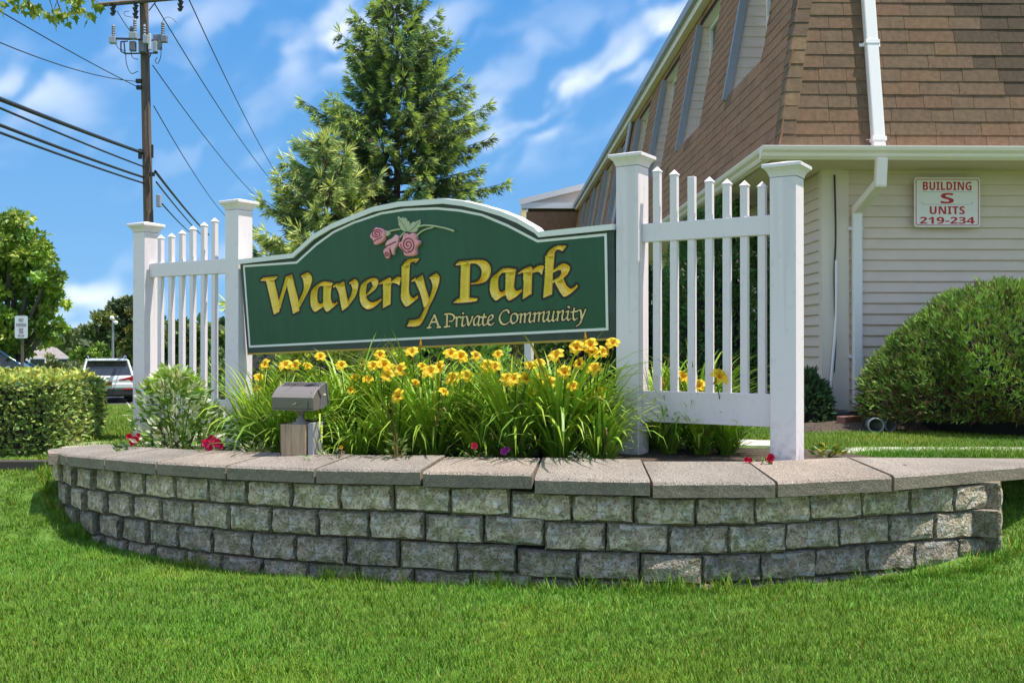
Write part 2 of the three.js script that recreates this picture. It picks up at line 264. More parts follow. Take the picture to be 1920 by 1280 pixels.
{
  const q = (tb, a, b, c, d) => tb.quad(a, b, c, d, [1, 1, 1]);
  const tb = new TB(), zN = RZ, zF = -LEN;
  const strip = (z0, z1, y0, y1) => q(tb, leftPt(z0, y0), leftPt(z1, y0), leftPt(z1, y1), leftPt(z0, y1));
  let z = 0.2; // the part before the corner follows the hip
  q(tb, leftPt(RZ, RY0), leftPt(-0.3, RY0), leftPt(-0.3, RY1), leftPt(RZ - K * (RY1 - RY0), RY1));
  strip(-0.3, zF, RY0, WY0); strip(-0.3, zF, WY1, RY1);
  let prev = -0.3;
  for (const [zf, zn] of WIN) { strip(prev, zn, WY0, WY1); prev = zf; }
  strip(prev, zF, WY0, WY1);
  q(tb, frontPt(RX, RY0), frontPt(FRONTW, RY0), frontPt(FRONTW, RY1), frontPt(RX + K * (RY1 - RY0), RY1));
  const g = tb.geo(); g.deleteAttribute('color');
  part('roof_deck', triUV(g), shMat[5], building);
  // shingles
  const R = rng(11), CO = 0.127, slabs = [];
  const W8 = [0.2, 0.25, 0.29, 0.33, 0.36, 0.41];
  for (let i = 0; i < 12; i++) { const w = W8[i % 6]; slabs.push({ w, g: triUV(prism([[0, 0], [w - 0.003, 0], [w - 0.003, 0.165], [0, 0.165]], 0.011, 0.001), R() * 3, R() * 3) }); }
  const tilt = Math.atan(K), rest = [[], [], [], [], [], []], restL = [[], [], [], [], [], []];
  let nPart = 0;
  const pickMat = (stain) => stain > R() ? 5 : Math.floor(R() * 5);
  const rows = Math.floor((RY1 - RY0) * SL / CO);
  for (let r = 0; r < rows; r++) { // front
    const y = RY0 + r * CO / SL, seen = y < 4.6;
    let x = RX + K * (y - RY0) + 0.06 - R() * 0.1;
    while (x < FRONTW - 0.5) {
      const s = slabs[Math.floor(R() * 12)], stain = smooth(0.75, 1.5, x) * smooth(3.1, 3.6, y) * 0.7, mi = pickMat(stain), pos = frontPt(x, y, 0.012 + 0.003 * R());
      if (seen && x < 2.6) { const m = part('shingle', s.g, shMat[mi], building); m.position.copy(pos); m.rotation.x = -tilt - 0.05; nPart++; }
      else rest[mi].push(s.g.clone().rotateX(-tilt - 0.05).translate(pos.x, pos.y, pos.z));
      x += s.w;
    }
  }
  for (let r = 0; r < rows; r++) { // left side
    const y = RY0 + r * CO / SL;
    let z = RZ - K * (y - RY0) - 0.05 + R() * 0.1;
    while (z > -LEN + 0.4) {
      const s = slabs[Math.floor(R() * 12)], z1 = z - s.w;
      const hit = WIN.find(([a, b]) => z1 < b + 0.02 && z > a - 0.02);
      let zz = z, w = s.w;
      if (hit && y + CO * 0.9 > WY0 && y < WY1 + 0.04) {
        if (z > hit[1] + 0.06) w = z - hit[1] - 0.01; else if (z1 < hit[0] - 0.05) { zz = hit[0] - 0.02; w = zz - z1; } else w = 0;
      }
      if (w > 0.03) {
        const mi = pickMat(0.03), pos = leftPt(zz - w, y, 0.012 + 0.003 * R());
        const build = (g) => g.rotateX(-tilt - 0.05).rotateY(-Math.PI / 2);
        if (zz > -5 && nPart < 296 && y < 5.2 && y > 3.0 && w === s.w) { const m = part('shingle', s.g, shadeLiftMat[mi], building); m.position.copy(pos); m.rotation.set(0, -Math.PI / 2, 0); m.rotateX(-tilt - 0.05); nPart++; }
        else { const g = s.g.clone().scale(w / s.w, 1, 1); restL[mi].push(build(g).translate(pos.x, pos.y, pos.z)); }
      }
      z = z1;
    }
  }
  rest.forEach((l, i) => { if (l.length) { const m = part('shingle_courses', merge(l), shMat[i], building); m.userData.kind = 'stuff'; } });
  restL.forEach((l, i) => { if (l.length) { const m = part('shingle_courses', merge(l), shadeLiftMat[i], building); m.userData.kind = 'stuff'; } });
  // hip caps folded over the corner
  for (let r = 0; r < rows / 1.02; r++) {
    const y = RY0 + r * CO * 1.05 / SL, h = CO * 1.05 + 0.05, t = new TB(), o = 0.033 + 0.003 * R();
    const c0 = V(RX + K * (y - RY0) - o, Yb(y), RZ - K * (y - RY0) + o), c1 = V(RX + K * (y + h - RY0) - 0.026, Yb(y + h), RZ - K * (y + h - RY0) + 0.026);
    const a0 = c0.clone().add(V(0.14, 0, -0.002)), a1 = c1.clone().add(V(0.14, 0, 0)), b0 = c0.clone().add(V(0.002, 0, -0.14)), b1 = c1.clone().add(V(0, 0, -0.14));
    const q0 = c0.clone().add(V(0.012, 0, 0.0)), q1 = c1.clone().add(V(0.012, 0, 0)), p0 = c0.clone().add(V(0, 0, -0.012)), p1 = c1.clone().add(V(0, 0, -0.012)), dn = V(0.006, -0.001, -0.006), w = [1, 1, 1];
    t.quad(q0, a0, a1, q1, w); t.quad(p0, q0, q1, p1, w); t.quad(b0, p0, p1, b1, w);
    for (const [u, v] of [[a0, q0], [q0, p0], [p0, b0]]) t.quad(u, v, v.clone().add(dn), u.clone().add(dn), w);
    t.quad(a0, a1, a1.clone().add(dn), a0.clone().add(dn), w);
    const g2 = t.geo(); g2.deleteAttribute('color');
    part('hip_shingle', triUV(g2, R(), R()), hipMat[R() < 0.2 ? 0 : 1 + Math.floor(R() * 3)], building);
  }
  // recessed windows: two sided cheeks, head, sill, the window, a metal strip along each jamb
  WIN.forEach(([zf, zn], i) => {
    const xs0 = leftPt(0, WY0).x, xs1 = leftPt(0, WY1).x, y0 = Yb(WY0), y1 = Yb(WY1);
    const wgrp = new THREE.Group(); wgrp.name = numbered('window'); building.add(wgrp);
    if (i < 5) { // cheeks of lapped planks
      const n = 15, st = (y1 - y0) / n;
      for (const [zz, sg] of [[zf, 1], [zn, -1]]) {
        const tb = new TB(), w = [1, 1, 1];
        for (let k = 0; k < n; k++) {
          const ya = y0 + k * st, yb = ya + st, xa = lerp(xs0, xs1, k / n), xb = lerp(xs0, xs1, (k + 1) / n), o = 0.016 * sg, e = 0.004 * sg;
          tb.quad(V(xa, ya, zz + o), V(WX, ya, zz + o), V(WX, yb, zz + e), V(xb, yb, zz + e), w); tb.quad(V(xa, ya, zz + o), V(WX, ya, zz + o), V(WX, ya, zz), V(xa, ya, zz), w);
        }
        const g2 = tb.geo(); g2.deleteAttribute('color'); part('cheek', triUV(g2), M.siding, wgrp);
      }
    } else part('cheek', merge([zf, zn].map((zz) => { const t = new TB(); t.tri(V(xs0, y0, zz), V(WX, y0, zz), V(WX, y1, zz), [1, 1, 1]); t.tri(V(xs0, y0, zz), V(WX, y1, zz), V(xs1, y1, zz), [1, 1, 1]); return triUV(t.geo()); })), M.siding, wgrp);
    const t2 = new TB(), w = [1, 1, 1];
    t2.quad(V(xs0, y0 + 0.01, zf), V(WX, y0 + 0.04, zf), V(WX, y0 + 0.04, zn), V(xs0, y0 + 0.01, zn), w); t2.quad(V(xs1, y1, zf), V(WX, y1, zf), V(WX, y1, zn), V(xs1, y1, zn), w);
    const g3 = t2.geo(); g3.deleteAttribute('color'); part('sill', g3, M.cream, wgrp);
    part('pane', bx(0.01, y1 - y0 - 0.1, zn - zf - 0.1, WX + 0.02, (y0 + y1) / 2 + 0.02, (zf + zn) / 2), M.glass, wgrp);
    part('window_frame', merge([bx(0.05, y1 - y0 - 0.04, 0.06, WX, (y0 + y1) / 2 + 0.02, zf + 0.05), bx(0.05, y1 - y0 - 0.04, 0.06, WX, (y0 + y1) / 2 + 0.02, zn - 0.05), bx(0.05, 0.06, zn - zf - 0.16, WX, y0 + 0.075, (zf + zn) / 2), bx(0.05, 0.06, zn - zf - 0.16, WX, y1 - 0.035, (zf + zn) / 2), bx(0.045, 0.05, zn - zf - 0.16, WX + 0.004, (y0 + y1) / 2, (zf + zn) / 2)]), M.white, wgrp);
    for (const zz of [zf + 0.01]) { const a = leftPt(zz, WY0 - 0.03, 0.025), b = leftPt(zz, WY1 + 0.02, 0.025); part('flashing', new THREE.BoxGeometry(0.09, a.distanceTo(b), 0.055).applyMatrix4(new THREE.Matrix4().makeRotationZ(-Math.atan(K))).translate((a.x + b.x) / 2, (a.y + b.y) / 2, zz), M.flash, wgrp); }
  });
  // cornice at the top of the mansard: cream fascia and a grey gutter, and the flat roof above
  const tx = leftPt(0, RY1).x, tz = frontPt(0, RY1).z;
  part('cornice', merge([bx(0.2, 0.14, LEN + 0.5, tx - 0.06, Yb(RY1 - 0.05), -LEN / 2 + 0.15), bx(FRONTW + 0.3, 0.14, 0.2, FRONTW / 2 - 0.1, Yb(RY1 - 0.05), tz + 0.06)]), M.cream, building);
  part('roof_gutter', merge([bx(0.13, 0.13, LEN + 0.5, tx - 0.16, Yb(RY1 + 0.055), -LEN / 2 + 0.2), bx(FRONTW + 0.3, 0.13, 0.13, FRONTW / 2 - 0.1, Yb(RY1 + 0.055), tz + 0.16)]), M.flash, building);
  part('upper_roof', triUV(merge([bx(FRONTW + 1, 0.06, LEN + 0.5, FRONTW / 2 + 0.4, Yb(RY1 + 0.02), -LEN / 2)])), shMat[0], building);
  // rain pipe far along the side
  const a = leftPt(-12.6, RY1, 0.08), b = leftPt(-12.6, RY0, 0.08); part('downspout', bar(b, a, 0.055, 8), M.flash, building);
}
{ // the wing at the far end, turned out to the left
  const z = -LEN, w = 1.95, y0 = RY0 - 1, y1 = RY1 - 0.02, R = rng(77);
  part('wing_wall', triUV(bx(w, 5, 3, -w / 2 + 0.1, Yb(2.6), z - 1.6)), M.siding, building);
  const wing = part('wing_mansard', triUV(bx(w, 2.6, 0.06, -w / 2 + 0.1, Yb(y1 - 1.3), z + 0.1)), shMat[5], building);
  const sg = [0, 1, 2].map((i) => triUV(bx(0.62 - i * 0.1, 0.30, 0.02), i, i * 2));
  for (let r = 0; r < 5; r++) for (let x = -w + 0.1, k = 0; x < 0.05; k++) { const wd = 0.62 - (k % 3) * 0.1, m = part('shingle', sg[k % 3], shadeLiftMat[Math.floor(R() * 5)], wing); m.position.set(x + wd / 2 + (r % 2) * 0.12 - 0.06, Yb(y1 - 0.3 - r * 0.28), z + 0.145 + 0.004 * k + 0.002 * r); x += wd + 0.006; }
  part('wing_fascia', merge([bx(w + 0.3, 0.2, 0.14, -w / 2, Yb(y1 + 0.06), z + 0.2)]), M.white, building);
  part('wing_gutter', bx(0.2, 0.26, 3.2, -w - 0.02, Yb(y1 + 0.04), z - 1.42), M.cream, building);
  const gs = new THREE.Shape([[-w - 0.1, 0], [0.4, 0], [0.4, 0.62]].map((q) => new THREE.Vector2(...q)));
  part('wing_gable', triUV(new THREE.ExtrudeGeometry(gs, { depth: 0.06, bevelEnabled: false }).translate(0, Yb(y1 + 0.17), z + 0.14)), M.siding, building);
  part('rake_board', new THREE.BoxGeometry(2.66, 0.2, 0.12).rotateZ(Math.atan2(0.62, 2.5)).translate(-0.86, Yb(y1 + 0.5), z + 0.23), M.white, building);
}
{ // rain pipes on the front
  const fx = 3.30 - 0.05, q = 0.058;
  const up = new THREE.Group(); up.name = numbered('upper_downspout'); building.add(up);
  const a = frontPt(0.30, RY0 - 0.02, 0.06), b = frontPt(0.30, RY1 - 0.1, 0.06), len = a.distanceTo(b), ang = -Math.atan(K);
  part('pipe', rb(0.11, len, 0.075, 0.012).rotateX(ang).translate((a.x + b.x) / 2, (a.y + b.y) / 2, (a.z + b.z) / 2), M.white, up);
  for (const y of [3.02, 3.92]) { const p = frontPt(0.30, y, 0.06); part('strap', merge([bx(0.125, 0.035, 0.085), bx(0.19, 0.03, 0.006, 0, 0, -0.04)]).rotateX(ang).translate(p.x, p.y, p.z), M.white, up); }
  const low = new THREE.Group(); low.name = numbered('downspout'); building.add(low);
  const x1 = 0.315, x0 = 0.30, seg = (p, r) => { const d = r.clone().sub(p), L = d.length(); const g = rb(0.1, L + 0.05, 0.075, 0.016); g.applyQuaternion(new THREE.Quaternion().setFromUnitVectors(V(0, 1, 0), d.normalize())); return g.translate(...p.clone().add(r).multiplyScalar(0.5).toArray()); };
  part('outlet', seg(V(x1, Yb(2.83), 0.6), V(x1, Yb(2.62), 0.575)), M.cream, low);
  part('elbow', seg(V(x1, Yb(2.64), 0.585), V(x0, Yb(2.47), 0.06)), M.cream, low);
  part('pipe', rb(0.088, 1.84, 0.066, 0.014, x0, Yb(1.55), 0.045), M.white, low);
  for (const y of [2.3, 1.1]) part('strap', bx(0.14, 0.03, 0.012, x0, Yb(y), 0.012), M.white, low);
  const cond = new THREE.Group(); cond.name = numbered('cable_run'); building.add(cond);
  part('black_cable', tube([V(0.098, Yb(2.8), 0.02), V(0.104, Yb(2.2), 0.03), V(0.094, Yb(1.9), 0.024), V(0.1, Yb(1.2), 0.03), V(0.085, Yb(0.95), 0.03)], 0.009, 20), M.cable, cond);
  part('white_conduit', tube([V(0.108, Yb(2.0), 0.03), V(0.102, Yb(1.4), 0.03), V(0.06, Yb(0.9), 0.04), V(0.03, Yb(0.3), 0.05)], 0.014, 20), M.white, cond);
  part('meter_box', rb(0.14, 0.4, 0.3, 0.02, -0.06, Yb(1.9), -5.6), M.steel, building, 'grey meter box on the side wall');
}
// the number board
const font = await new FontLoader().loadAsync('fonts/droid/droid_sans_bold.typeface.json');
function textGeo(str, h, w, depth = 0.002) { const g = new TextGeometry(str, { font, size: 1, depth, curveSegments: 4, bevelEnabled: false }); g.computeBoundingBox(); const b = g.boundingBox; g.translate(-(b.min.x + b.max.x) / 2, -(b.min.y + b.max.y) / 2, 0); return g.scale(w / (b.max.x - b.min.x), h / (b.max.y - b.min.y), 1); }
function roundRect(w, h, r) { const s = new THREE.Shape(); s.moveTo(-w / 2 + r, -h / 2); s.lineTo(w / 2 - r, -h / 2); s.absarc(w / 2 - r, -h / 2 + r, r, -Math.PI / 2, 0); s.lineTo(w / 2, h / 2 - r); s.absarc(w / 2 - r, h / 2 - r, r, 0, Math.PI / 2); s.lineTo(-w / 2 + r, h / 2); s.absarc(-w / 2 + r, h / 2 - r, r, Math.PI / 2, Math.PI); s.lineTo(-w / 2, -h / 2 + r); s.absarc(-w / 2 + r, -h / 2 + r, r, Math.PI, 1.5 * Math.PI); return s; }
const M2 = { board: plain(0.9, 0.82, 0.78, 0.35), red: plain(0.55, 0.012, 0.015, 0.45) };
{
  const c = P(1777, 379, 9.47), t = thing('building_sign', 'white and red board reading BUILDING S UNITS 219-234 on the siding', 'sign', c.toArray(), TH);
  const s = 9.47 / F, w = 125 * s, h = 93 * s;
  part('panel', new THREE.ExtrudeGeometry(roundRect(w, h, 0.03), { depth: 0.006, bevelEnabled: false, curveSegments: 6 }).translate(0, 0, -0.003), M2.board, t);
  const ring = roundRect(w - 0.03, h - 0.03, 0.022); ring.holes.push(roundRect(w - 0.042, h - 0.042, 0.018));
  part('border_line', new THREE.ExtrudeGeometry(ring, { depth: 0.002, bevelEnabled: false, curveSegments: 6 }).translate(0, 0, 0.003), M2.red, t);
  const line = (str, y, hh, ww) => part('lettering', textGeo(str, hh * s, ww * s).translate(0, y * s, 0.0032), M2.red, t);
  line('BUILDING', 30.5, 16, 92); line('S', 7.5, 20, 25); line('UNITS', -15, 15, 66); line('219-234', -34, 13, 104);
  for (const y of [19.5, -4]) part('rule', bx(94 * s, 0.003, 0.002, 0, y * s, 0.004), M.flash, t);
  for (const x of [-47, 47]) part('screw', cyl(0.004, 0.004, 0.003, 8, 0, 0, 0).rotateX(Math.PI / 2).translate(x * s, -1 * s, 0.003), M.dark, t);
}

// ---------------------------------------------------------------- the planter: block wall, cap stones, soil
const blockTex = surface(512, 0.62, (u, v) => {
  const n = fbm(u * 6, v * 6, 6, 3, 4), m = fbm(u * 22, v * 22, 22, 9, 4), f = fbm(u * 70, v * 70, 70, 15, 3), g = hash(Math.floor(u * 512), Math.floor(v * 512), 2);
  const light = smooth(0.4, 0.75, 0.6 * m + 0.4 * f), moss = smooth(0.45, 0.7, n), dk = smooth(0.46, 0.22, f), cool = smooth(0.5, 0.75, fbm(u * 9, v * 9, 9, 33, 3));
  let r = 0.34, gg = 0.275, b = 0.19;
  r = lerp(r, 0.27, moss); gg = lerp(gg, 0.245, moss); b = lerp(b, 0.14, moss);
  r = lerp(r, 0.6, light * 0.7); gg = lerp(gg, 0.54, light * 0.7); b = lerp(b, 0.45, light * 0.7);
  r = lerp(r, r * 0.9, cool); b = lerp(b, b * 1.15, cool);
  const k = (1 - 0.42 * dk) * (0.84 + 0.32 * g) * (0.8 + 0.4 * fbm(u * 3, v * 3, 3, 51, 3));
  return [r * k, gg * k, b * k, 0.6 * f + 0.25 * m + 0.15 * g];
});
const capTex = surface(512, 0.85, (u, v) => {
  const blot = fbm(u * 3, v * 3, 3, 77, 4), g = hash(Math.floor(u * 256), Math.floor(v * 256), 2), g2 = hash(Math.floor(u * 128), Math.floor(v * 128), 7), n = fbm(u * 5, v * 5, 5, 3, 4), k = (0.5 + 0.3 * n + 0.5 * g + 0.25 * g2) * (0.78 + 0.5 * blot), dot = g > 0.93 ? 1.5 : g < 0.07 ? 0.4 : 1;
  return [0.225 * k * dot, 0.19 * k * dot, 0.16 * k * dot, 0.5 * g + 0.5 * g2];
});
const capSideTex = surface(512, 0.5, (u, v) => {
  const g = hash(Math.floor(u * 256), Math.floor(v * 256), 12), n = fbm(u * 8, v * 8, 8, 13, 4), f = fbm(u * 50, v * 50, 50, 5, 3), k = 0.5 + 0.4 * n + 0.5 * f, dot = g > 0.965 ? 2.2 : 1;
  return [0.26 * k * dot, 0.215 * k * dot, 0.16 * k * dot, 0.6 * f + 0.4 * g];
});
const wallT = thing('retaining_wall', 'low curved wall of split grey blocks with concrete cap stones round the flower bed', 'wall', [WALL.cx, 0, -(WALL.cz - 4.296)]);
const wpos = wallT.position;
const capMat = [std({ map: capTex.map, bumpMap: capTex.bump, bumpScale: 0.004, roughness: 0.95 }), std({ map: capTex.map, bumpMap: capTex.bump, bumpScale: 0.004, roughness: 0.95, color: rgb(0.92, 0.93, 0.93) }), std({ map: capTex.map, bumpMap: capTex.bump, bumpScale: 0.004, roughness: 0.95, color: rgb(1.08, 1.04, 1) })];
const capSide = std({ map: capSideTex.map, bumpMap: capSideTex.bump, bumpScale: 0.006, roughness: 0.95 });
// cap stones: photograph columns of the joints and rows of the front top edge at both ends
const CAPS = [[123, 195, 852, 858, 0.035], [195, 292, 858, 866, 0.035], [292, 423, 866, 873, 0.04], [423, 590, 873, 879, 0.04], [590, 790, 879, 881.5, 0.036], [790, 1000, 884.5, 888, 0.036], [1000, 1222, 896.5, 901, 0.062], [1222, 1457, 905, 904.5, 0.062], [1457, 1675, 904, 893, 0.058]];
const OUT = 0.045, capTop = (px, py) => { const q = onWall(phiAt(px, OUT), OUT); return EYE - (py - HY) / F * q[1]; };
const TOP = [];     // height of the wall's top along the arc
{
  const slab = (a, b, ha, hb, tilt, i) => { // plan corners a, b = [outer, inner] with heights at the front edge
    const th = 0.074, t = new TB(), s = new TB(), w = [1, 1, 1], R = rng(400 + i), n = 14, m = 6;
    const at = (u, v, dy) => { const o = [lerp(a[0][0], b[0][0], u), lerp(a[0][1], b[0][1], u)], q = [lerp(a[1][0], b[1][0], u), lerp(a[1][1], b[1][1], u)]; return V(lerp(o[0], q[0], v) - wpos.x, lerp(ha, hb, u) + (tilt.length ? lerp(tilt[0], tilt[1], u) : tilt) * v + dy - wpos.y, -lerp(o[1], q[1], v) - wpos.z); };
    const e = 0.012, chip = (u, k) => 0.006 * fbm(u * 22 + i * 7, k * 3.3, 0, 50 + k, 3);
    const us = []; for (let k = 0; k <= n; k++) us.push(clamp(k / n, 0.004, 0.996));
    // top inset a little, a worn front arris, then the rough front
    const prof = (u) => [at(u, 1 - e, -th), at(u, 1 - e, -0.002), at(u, 1 - e - 0.01, 0), at(u, 0.03 + chip(u, 1) * 2, 0), at(u, 0.0 + chip(u, 2) * 0.6, -0.008 - chip(u, 3)), at(u, 0.004 + chip(u, 4) * 0.9, -th * 0.55), at(u, 0.008 + chip(u, 5) * 0.6, -th)];
    for (let k = 0; k < n; k++) {
      const A = prof(us[k]), B = prof(us[k + 1]);
      t.quad(A[1], B[1], B[2], A[2], w); t.quad(A[2], B[2], B[3], A[3], w); t.quad(A[3], B[3], B[4], A[4], w);
      s.quad(A[4], B[4], B[5], A[5], w); s.quad(A[5], B[5], B[6], A[6], w); s.quad(A[6], B[6], B[0], A[0], w); s.quad(A[0], B[0], B[1], A[1], w);
    }
    for (const u of [us[0], us[n]]) { const A = prof(u); for (let k = 1; k < 6; k++) s.tri(A[0], A[k], A[k + 1], w); }
    const gt = t.geo(), gs = s.geo(); gt.deleteAttribute('color'); gs.deleteAttribute('color');
    const top = part('cap_stone', triUV(gt, R() * 3, R() * 3), capMat[i % 3], wallT);
    part('rough_edge', triUV(gs, R() * 3, R() * 3), capSide, top);
  };
  CAPS.forEach(([x0, x1, y0, y1, tilt], i) => {
    const f0 = phiAt(x0, OUT), f1 = phiAt(x1, OUT), g = 0.0012, ha = capTop(x0, y0), hb = capTop(x1, y1);
    slab([onWall(f0 + g, OUT), onWall(f0 + g, -0.345)], [onWall(f1 - g, OUT), onWall(f1 - g, -0.345)], ha, hb, tilt, i);
    TOP.push([f0, ha - 0.074], [f1, hb - 0.074]);
  });
  const f = phiAt(1675, OUT), a = [onWall(f + 0.0012, OUT), onWall(f + 0.0012, -0.345)], e = P(2000, 867, 5.88), e2 = P(1962, 851, 6.5);
  slab(a, [[e.x, -e.z], [e2.x, -e2.z]], capTop(1675, 892), e.y, [0.055, -0.045], 9);
  TOP.push([f, capTop(1675, 892) - 0.078], [0.52, 0.45]);
  // the left end turns back into the bed
  const f1 = phiAt(123, OUT), L = onWall(-1.05, OUT), L2 = onWall(-1.05, -0.345), hL = capTop(123, 852), d = [0.9, 0.436], nn = [0.13, -0.27], at2 = (k) => [L[0] + d[0] * k, L[1] + d[1] * k], off = (q) => [q[0] + nn[0], q[1] + nn[1]];
  slab([L, L2], [onWall(f1 - 0.0012, OUT), onWall(f1 - 0.0012, -0.345)], hL - 0.004, hL, 0.02, 10);
  slab([at2(0.52), off(at2(0.52))], [at2(0.0), off(at2(0.0))], hL - 0.01, hL - 0.008, 0.004, 11);
  slab([at2(1.04), off(at2(1.04))], [at2(0.524), off(at2(0.524))], hL - 0.01, hL - 0.01, 0.004, 12);
}
const wallTop = (f) => { let best = 0.4; TOP.sort((a, b) => a[0] - b[0]); if (f <= TOP[0][0]) return TOP[0][1]; for (let i = 1; i < TOP.length; i++) if (f <= TOP[i][0]) { const t = (f - TOP[i - 1][0]) / Math.max(1e-6, TOP[i][0] - TOP[i - 1][0]); return lerp(TOP[i - 1][1], TOP[i][1], t); } return TOP[TOP.length - 1][1]; };
{
  const BW = 0.305, BH = 0.1415, R = rng(91);
  // split-faced block: bevelled margin, broken face
  const blockGeo = (seed, w = BW - 0.005) => {
    const r = rng(seed), nx = 7, ny = 5, h = BH - 0.0025, d = 0.2, grid = [], X = [0, 0.045, 0.2, 0.4, 0.62, 0.82, 0.955, 1], Y = [0, 0.085, 0.3, 0.55, 0.78, 0.93, 1];
    for (let j = 0; j < 7; j++) { grid.push([]); for (let i = 0; i < 8; i++) { const edge = i === 0 || i === 7 || j === 0 || j === 6, near = i === 1 || i === 6 || j === 1 || j === 5; const z = edge ? -0.016 - 0.004 * r() : near ? -0.002 + 0.008 * (r() - 0.5) : 0.004 + 0.016 * (r() - 0.5) - (j >= 4 ? 0.004 : 0); const jx = edge ? 0 : (r() - 0.5) * 0.02, jy = edge ? 0 : (r() - 0.5) * 0.012; grid[j].push(V((X[i] - 0.5) * w + (edge && r() < 0.2 ? (i === 0 ? 0.004 : i === 7 ? -0.004 : 0) : 0) + jx, Y[j] * h + jy, z)); } }
    const tb = new TB(), k = [0.5, 0.5, 0.47];
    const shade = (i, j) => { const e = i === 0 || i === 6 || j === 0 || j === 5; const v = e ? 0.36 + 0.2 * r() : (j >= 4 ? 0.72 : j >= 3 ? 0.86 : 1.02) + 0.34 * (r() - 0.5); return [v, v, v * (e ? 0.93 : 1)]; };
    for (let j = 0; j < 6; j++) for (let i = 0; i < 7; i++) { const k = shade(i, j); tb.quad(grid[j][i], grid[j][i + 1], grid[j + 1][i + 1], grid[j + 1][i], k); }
    const b = (x, y) => V(x * w / 2, y * h, -d);
    tb.quad(b(-1, 0), b(1, 0), V(w / 2, 0, -0.016), V(-w / 2, 0, -0.016), k); tb.quad(V(-w / 2, h, -0.016), V(w / 2, h, -0.016), b(1, 1), b(-1, 1), k);
    for (const s of [-1, 1]) tb.quad(V(s * w / 2, 0, -0.016), b(s, 0), b(s, 1), V(s * w / 2, h, -0.016), k);
    const g = tb.geo(); return triUV(g, r() * 5, r() * 5);
  };
  const geos = []; for (let i = 0; i < 9; i++) geos.push(blockGeo(700 + i));
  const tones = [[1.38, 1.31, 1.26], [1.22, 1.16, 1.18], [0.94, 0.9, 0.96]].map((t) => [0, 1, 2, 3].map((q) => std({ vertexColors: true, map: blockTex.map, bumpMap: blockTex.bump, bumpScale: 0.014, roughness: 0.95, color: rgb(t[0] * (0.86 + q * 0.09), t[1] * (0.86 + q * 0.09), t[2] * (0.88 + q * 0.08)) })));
  const step = (f) => BW / wallR(f), f185 = -0.868, END = phiAt(1878);
  for (let row = 0; row < 4; row++) {
    const back = 0.0, half = row === 1 ? -0.44 : row === 3 ? 0.35 : row === 2 ? 0.1 : 0;
    const fs = [f185 + half * 0.071];
    while (fs[0] > -1.02) fs.unshift(fs[0] - step(fs[0]));
    while (fs[fs.length - 1] < END - 0.075) fs.push(fs[fs.length - 1] + step(fs[fs.length - 1]) * 1.0);
    for (const f of fs) {
      const c = f + step(f) / 2; if (c > END - 0.02) continue;
      const q = onWall(c, -0.07 * smooth(0, 0.33, c) + (R() - 0.5) * 0.008), h = wallTop(c) - (row + 1) * BH - 0.001;
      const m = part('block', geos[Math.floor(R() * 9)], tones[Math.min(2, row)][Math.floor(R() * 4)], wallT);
      const nx = Math.sin(c), nz = Math.cos(c);                       // facing outwards
      m.position.set(q[0] - wpos.x, h - wpos.y, -q[1] - wpos.z); m.rotation.y = Math.atan2(nx, nz) + (R() - 0.5) * 0.01;
      const s0 = wallTop(c - 0.03), s1 = wallTop(c + 0.03); m.rotateZ(clamp(Math.atan2(s1 - s0, 0.06 * 4.3), -0.03, 0.03) + (R() - 0.5) * 0.008);
      if (row === 2 || row === 3) m.position.z += 0.0;
    }
    // return at the right end
    const e = onWall(END), dir = [0.42, 0.907];
    for (let k = 0; k < 4; k++) { const s = 0.01 + (k + (row % 2 ? 0.25 : 0.5)) * BW, m = part('block', geos[(k + row * 2) % 9], tones[Math.min(2, row)][(k + row) % 4], wallT); m.position.set(e[0] + dir[0] * s - wpos.x, wallTop(END) - (row + 1) * BH - wpos.y + 0.01, -(e[1] + dir[1] * s) - wpos.z); m.rotation.y = Math.atan2(dir[1], dir[0]); }
    const l = onWall(-1.055); // and at the left end
    for (let k = 0; k < 3; k++) { const m = part('block', geos[(k + row) % 9], tones[Math.min(2, row)][k % 4], wallT), s = (k + 0.5) * BW; m.position.set(l[0] + 0.04 + 0.9 * s - wpos.x, wallTop(-1.05) - 0.015 - (row + 1) * BH - wpos.y, -(l[1] + 0.03 + 0.436 * s) - wpos.z); m.rotation.y = Math.atan2(-0.436, -0.9); }
  }
}
const soilTex = surface(256, 0.7, (u, v) => { const n = fbm(u * 8, v * 8, 8, 3, 4), f = fbm(u * 40, v * 40, 40, 5, 2), k = 0.5 + 0.6 * n + 0.5 * f; return [0.075 * k, 0.052 * k, 0.036 * k, f]; });
const soilMat = std({ map: soilTex.map, bumpMap: soilTex.bump, bumpScale: 0.02, roughness: 1 });
{
  const p = [], idx = [], n = 40, m = 14, uv = [];
  for (let i = 0; i <= n; i++) { const f = lerp(-1.0, 0.36, i / n), a = onWall(f, -0.2), t = (a[0] + 2.9) / 5.4, b = [lerp(-2.75, 2.35, t), lerp(8.05, 5.98, t)]; for (let j = 0; j <= m; j++) { const q = [lerp(a[0], b[0], j / m), lerp(a[1], Math.max(b[1], a[1] + 0.2), j / m)]; p.push(q[0], soilY(q[0], q[1]), -q[1]); uv.push(q[0], q[1]); } }
  for (let i = 0; i < n; i++) for (let j = 0; j < m; j++) { const a = i * (m + 1) + j; idx.push(a, a + 1, a + m + 2, a, a + m + 2, a + m + 1); }
  const g = new THREE.BufferGeometry(); g.setAttribute('position', new THREE.Float32BufferAttribute(p, 3)); g.setAttribute('uv', new THREE.Float32BufferAttribute(uv, 2)); g.setIndex(idx); g.computeVertexNormals();
  ground('soil', g, soilMat);
}

